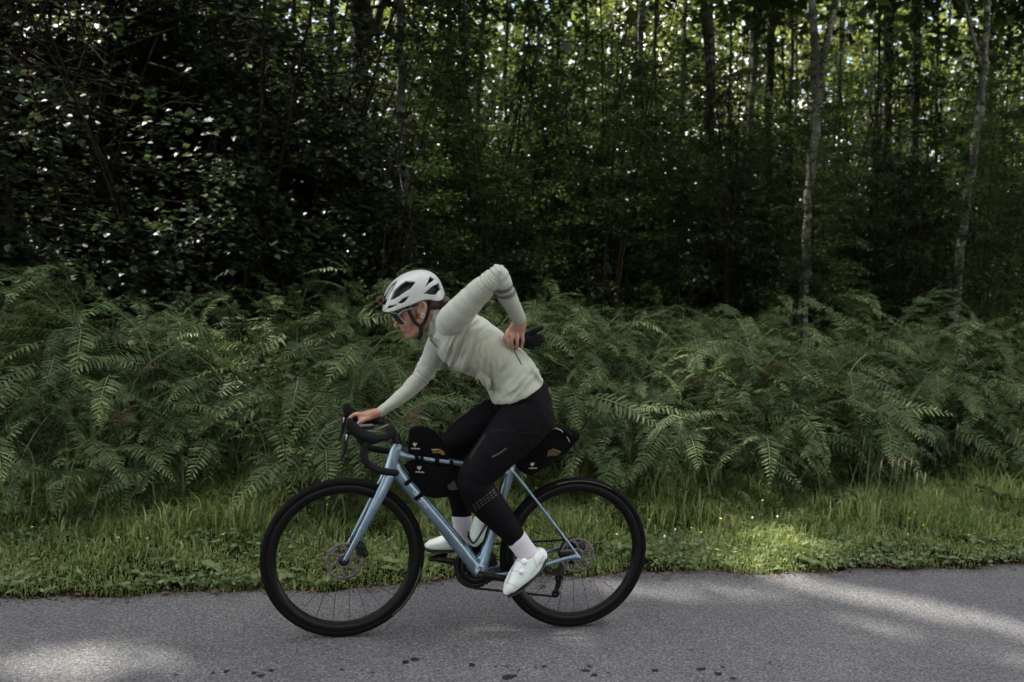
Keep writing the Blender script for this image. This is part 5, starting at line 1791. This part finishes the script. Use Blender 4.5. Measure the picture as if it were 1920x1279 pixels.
seam('seam', jb, [(815, 584), (812, 605), (812, 634)], 1.6, M['seam'], jersey)
seam('seam', fb_, [(714, 778), (745, 756), (775, 732), (795, 712)], 1.4, M['seam'], jersey)

# tights
TV, TF, TN = remesh([pt(x, seg=26) for x in (TH_N, CA_N, TH_F, CA_F)] + [pt(PELVIS, seg=32)], .006, 6)
TV = TV + TN * np.array([.0022 * noise.noise(Vector((v[0] * 22 + v[2] * 14, v[1] * 10, v[2] * 26))) for v in TV])[:, None]
tights = obj('tights', (TV, TF), M['tights'], person)
tbv = bvh_of(TV, TF)
for r in range(3):
    for k in range(7):
        a = np.array([886 + 6.1 * k + 2.5 * r, 948.5 - 4.6 * k + 4.6 * r])
        seam('reflective_dash', tbv, [a, a + [2, -1.5], a + [4.0, -3.0]], 2.0, M['tight_print'], tights, n=2)
seam('thigh_print', tbv, [(922, 857), (936, 850), (950, 840)], 3.0, M['tight_print'], tights)
M['tight_seam'] = simple('tights_seam', (0.009, 0.0085, 0.011), 0.6, spec=.2)
seam('seam', tbv, [(918, 808), (945, 806), (985, 812), (1012, 806)], 1.2, M['tight_seam'], tights)
seam('seam', tbv, [(880, 862), (895, 838), (910, 815)], 5, M['tight_seam'], tights)

for rows, shoe, soleline, Yc, near in ((SOCK_N, SHOE_N, [(1023, 1047), (1012, 1066), (994, 1085), (972, 1104), (953, 1117)], -.119, True), (SOCK_F, SHOE_F, [(900, 1022), (880, 1027), (850, 1030), (822, 1031), (800, 1030)], .119, False)):
    obj('sock', pt(rows, 5, 24), M['sock'], person)
    V, F, Nn = remesh([pt(shoe, 6, 26, 2.3)], .0032, 5)
    sh = obj('shoe', (V, F), M['shoe'], person)
    q = catmull(np.array([at(a, b, Yc) for a, b in soleline]), 6)
    k = mpp(q[0])
    w = np.interp(np.linspace(0, 1, len(q)), [0, .25, .5, .75, 1], [12, 14, 15, 17, 9]) * k
    obj('sole', tube(q, 2.6 * k, w, 16, power=3), M['sole'], sh)
    if near:
        sbv = bvh_of(V, F)
        for a, b in ((983, 1053), (977, 1071)):
            h, nn = hit(sbv, a, b, 0)
            g = merge([tube([h - nn * .003, h + nn * .005], [.0145, .0135], seg=20, ref=(0.1, 0.3, 1)), tube([h + nn * .005, h + nn * .008], [.008, .0075], seg=16, ref=(0.1, 0.3, 1))])
            obj('dial', g, M['dial'], sh)
        seam('panel_seam', sbv, [(1003, 1024), (1000, 1042), (1006, 1062)], 1.0, M['seam'], sh)
        seam('panel_seam', sbv, [(950, 1092), (960, 1096), (970, 1102)], 1.0, M['seam'], sh)
        seam('panel_seam', sbv, [(964, 1052), (975, 1052), (983, 1053)], 1.0, M['seam'], sh)
        seam('panel_seam', sbv, [(958, 1070), (968, 1071), (977, 1071)], 1.0, M['seam'], sh)
        seam('tongue_edge', sbv, [(966, 1044), (963, 1062), (955, 1084), (950, 1096)], 1.3, M['seam'], sh)
        h = hit(sbv, 996, 1078, .002)
        if h:
            p1 = hit(sbv, 1015, 1056, .002)
            xd = (p1[0] - h[0])
            xd /= np.linalg.norm(xd)
            yd = np.cross(h[1], xd)
            M['shoe_print'] = simple('grey_shoe_print', (0.36, 0.41, 0.39), .5)
            obj('lettering', text_geo('VAN RYSEL', .0105, h[0] + h[1] * .002, xd, yd), M['shoe_print'], sh)
            seam('sole_line', sbv, [(1020, 1042), (1008, 1060)], 1.0, M['seam'], sh)

# hair: cap at the nape and a tied-back tail
hr = [pt([(782, 562, 0, 28, 33), (796, 565, 0, 29, 33), (810, 567, 0, 22, 26)], 5, 24), pt([(803, 572, 0, 18, 26), (806, 584, 0, 15, 20), (802, 592, 0, 9, 12)], 4, 18), pt([(812, 566, 0, 13, 15), (824, 563, -.02, 11, 13), (835, 566, -.03, 10.5, 12), (842, 576, -.03, 7, 9)], 5, 16),
      pt([(769, 560, -.07, 8, 4), (774, 570, -.073, 5, 3), (776, 578, -.072, 2, 2)], 4, 10), pt([(824, 560, .0, 5, 6), (836, 560, -.01, 5, 5), (844, 568, -.01, 3, 3)], 4, 10)]
V, F, Nn = remesh(hr, .0032, 3)
V = V + Nn * np.array([.003 * noise.noise(Vector((v[0] * 18, v[1] * 130, v[2] * 120))) for v in V])[:, None]
obj('hair', (V, F), M['hair'], person)
obj('earring', tube(catmull([at(792, 591, -.089), at(795, 589, -.092), at(796, 593, -.093), at(793, 596, -.091), at(790, 594, -.089)], 4), .0022, seg=8), M['silver'], person)
pb = person_bvh
seam('lips', pb, [(751.5, 618.5), (755, 621), (758, 621.5)], 2.6, M['lip'], person, .0008, 4)
seam('lips', pb, [(756.5, 624.5), (759, 624), (761, 623)], 2.6, M['lip'], person, .0008, 4)

# helmet
HS = np.array([(721.5, 583, 576, 8), (724, 584, 556, 19), (730, 584, 542, 26), (740, 581, 530, 33), (752, 576, 521, 37), (768, 570, 513.5, 40), (785, 563, 510, 40.5), (800, 561, 511.5, 39), (811, 563, 517, 35), (820, 562, 527, 28), (826, 557, 541, 18), (829, 551, 547.5, 6)])


def dome(inset, ns=170, na=120):
    q = catmull(HS, 10)
    q = np.array([[np.interp(t, np.linspace(0, 1, len(q)), q[:, c]) for c in range(4)] for t in np.linspace(0, 1, ns)])
    th = np.linspace(0, math.pi, na)
    V = []
    for x, rim, top, w in q:
        x = 775 + (x - 775) * (1 - inset / 54)
        hgt = (rim - top) * (1 - inset / 45)
        for t in th:
            c, s = math.cos(t), math.sin(t)
            yy = -np.sign(c) * abs(c) ** .82 * max(w - inset, 1) * .00222
            V.append(at(x, rim - hgt * s ** .9, 0) + [0, yy, 0])
    V = np.array(V)
    i, j = np.meshgrid(np.arange(ns - 1), np.arange(na - 1), indexing='ij')
    k = (i * na + j).ravel()
    return V, np.stack([k, k + 1, k + 1 + na, k + na], 1)


def inside(p, poly):
    x, y = p[:, 0], p[:, 1]
    r = np.zeros(len(p), bool)
    n = len(poly)
    for a in range(n):
        (x1, y1), (x2, y2) = poly[a], poly[(a + 1) % n]
        c = ((y1 > y) != (y2 > y)) & (x < (x2 - x1) * (y - y1) / (y2 - y1 + 1e-12) + x1)
        r ^= c
    return r


VENTS = [[(734, 564), (741, 547), (752, 536), (762, 529.5), (780, 530.5), (771, 542), (755, 552.5), (742, 561)], [(721, 568), (724, 556), (730, 544), (737, 535), (748, 528), (741, 541), (732, 555), (726, 572), (722, 573)],
         [(747, 569), (755, 561), (768, 556), (761, 565), (754, 570)], [(796, 540), (805, 521), (813, 526), (803, 534)], [(794, 551), (810, 537), (820, 532), (823, 543), (815, 554)], [(727, 579), (732, 573), (746, 572), (737, 577)],
         [(762, 523), (778, 516), (800, 517), (790, 521), (772, 524)]]
V, F = dome(0)
NA, NS = 120, 170
fc3 = V[F].mean(1)
fn = np.cross(V[F[:, 1]] - V[F[:, 0]], V[F[:, 3]] - V[F[:, 0]])
mid_h = at(775, 560, 0)
fn = fn * np.sign(((fc3 - mid_h) * fn).sum(1))[:, None]
facing = ((CAM_LOC - fc3) * fn).sum(1) > 0
fc = pxy(V)[F].mean(1)
hole = np.zeros(len(F), bool)
for k, v in enumerate(VENTS[:6]):
    hole |= inside(fc, v)
hole &= facing
ii, jj = np.divmod(np.arange(len(F)), NA - 1)
hole |= hole[ii * (NA - 1) + (NA - 2 - jj)]              # the openings repeat on the other half
helmet = thing('bicycle_helmet', at(775, 572, 0), 'white vented helmet with black straps on the cyclist head', 'helmet')
he = obj('shell', (V, [F[~hole]]), M['helmet'], helmet)
md = he.modifiers.new('thickness', 'SOLIDIFY')
md.thickness = .009
md.offset = -1
V2, F2 = dome(4.5, 60, 40)
obj('liner', (V2, [F2]), M['liner'], helmet)
vis = catmull([at(722, 584, -.018), at(720, 581, 0), at(722, 584, .018)], 6)
obj('brow_edge', tube(vis, .004, .005, 8), M['helmet'], helmet)
obj('tail_tip', pt([(800, 514, 0, 4, 20), (808, 515, 0, 3, 16), (814, 515.5, 0, 1.5, 10)], 4, 16), M['helmet'], helmet)
for s in (-1, 1):
    st = [catmull([at(763, 573, s * .076), at(770, 590, s * .0765), at(779, 605, s * .07), at(788, 612, s * .062)], 5), catmull([at(806, 565, s * .078), at(802, 588, s * .068), at(796, 604, s * .062), at(789, 612, s * .060)], 5), catmull([at(788, 610, s * .064), at(790, 622, s * .052), at(787, 632, s * .03), at(784, 636, 0)], 5)]
    for q, w in zip(st, (.0075, .0075, .009)):
        obj('strap', tube(q, w, .0022, 8), M['webbing'], helmet)
hv = bvh_of(V, [F[~hole]])
h, nn = hit(hv, 768, 556.5, .0016) if hit(hv, 768, 556.5) else (at(768, 556, -.085), np.array([0, -1, 0]))
p1 = hit(hv, 790, 541, .0016)
xd = (p1[0] - h) if p1 else np.array([.05, 0, .03])
xd = xd / np.linalg.norm(xd)
yd = np.cross(nn, xd)
obj('lettering', text_geo('VAN RYSEL', .0075, h, xd, yd), M['band'], helmet)
hh_ = hit(hv, 788, 552.5, .001)
if hh_:
    obj('yellow_dot', tube([hh_[0], hh_[0] + hh_[1] * .0008], .0078, seg=18, ref=(.1, .2, 1), cap=False), M['mips'], helmet)

lamp = thing('helmet_light', at(717, 565, 0), 'small round amber light clipped on the helmet front', 'light')
c = at(711, 562, -.005)
obj('housing', merge([tube([c + [.004, .016, 0], c + [.004, -.012, 0]], .0125, seg=18, ref=(0, 0, 1)), tube([c + [.01, 0, -.002], at(722, 567, 0), at(727, 566, 0)], [.009, .013, .012], seg=12)]), M['webbing'], lamp)
obj('lens_ring', disc(c + [.004, -.0165, 0], .0155, .0105, -.002, .002, 28), M['amber'], lamp)
obj('lens', tube([c + [.004, -.0145, 0], c + [.004, -.0175, 0]], .0065, seg=14, ref=(0, 0, 1)), M['amber'], lamp)

gl = thing('sunglasses', at(745, 590, 0), 'dark shield sunglasses with pale arms on the cyclist face', 'sunglasses')
rows = []
ya = np.linspace(-.066, .066, 17)
Vv = []
for y in ya:
    back = (abs(y) / .066) ** 2.2
    for t in np.linspace(0, 1, 7):
        lo = 606 - 3 * (abs(y) < .012) * 3
        px = 730.5 + 15 * t + 11 * back
        py = 586 + (lo - 586) * t + 0 * back
        p = at(px, py, 0)
        Vv.append([p[0], y, p[2]])
n = 7
F = [(a * n + b, a * n + b + 1, (a + 1) * n + b + 1, (a + 1) * n + b) for a in range(16) for b in range(6)]
lo_ = obj('lens', (np.array(Vv), [np.array(F)]), M['lens'], gl)
md = lo_.modifiers.new('t', 'SOLIDIFY')
md.thickness = .0022
Vv = np.array(Vv).reshape(17, 7, 3)
obj('frame', tube(Vv[:, 0] + [-.001, 0, .001], .0022, .0018, 8, ref=(0, 0, 1)), M['frost'], gl)
for s, i_ in ((-1, 0), (1, 16)):
    obj('rim', tube(catmull(Vv[i_, :], 2) + [.001, .0015 * s, 0], .0013, .0013, 8), M['frost'], gl)
    obj('arm', tube(catmull([Vv[i_, 1], at(752, 582, 0) * [1, 0, 1] + [0, .074 * s, 0], at(764, 578, 0) * [1, 0, 1] + [0, .079 * s, 0], at(785, 573, 0) * [1, 0, 1] + [0, .082 * s, 0]], 5), .0026, .0015, 8), M['frost'], gl)

# the glove pulled from the pocket
gv = [pt([(965, 645, -.085, 8, 8), (978, 638, -.08, 12, 10), (992, 638, -.075, 13, 10), (1002, 638, -.07, 11, 9)], 5, 18)]
for a, b_, c_ in [((988, 629), (1001, 621), (1016, 615)), ((992, 634), (1004, 632), (1014, 631)), ((994, 639), (1006, 638), (1018, 638)), ((992, 644), (1003, 644), (1012, 646)), ((984, 646), (992, 650), (1000, 651))]:
    gv.append(pt([(*a, -.078, 6.5, 6), (*b_, -.08, 5.6, 5.4), (*c_, -.075, 4.2, 4.2)], 4, 12))
V, F, Nn = remesh(gv, .003, 3)
gg = thing('glove', at(985, 645, -.08), 'black glove gripped in the hand behind the back', 'glove')
obj('glove_body', (V, F), M['glove'], gg)
obj('glove_cuff', pt([(962, 649, -.085, 9, 9), (968, 644, -.085, 9.5, 9)], 3, 16), M['glove'], gg)
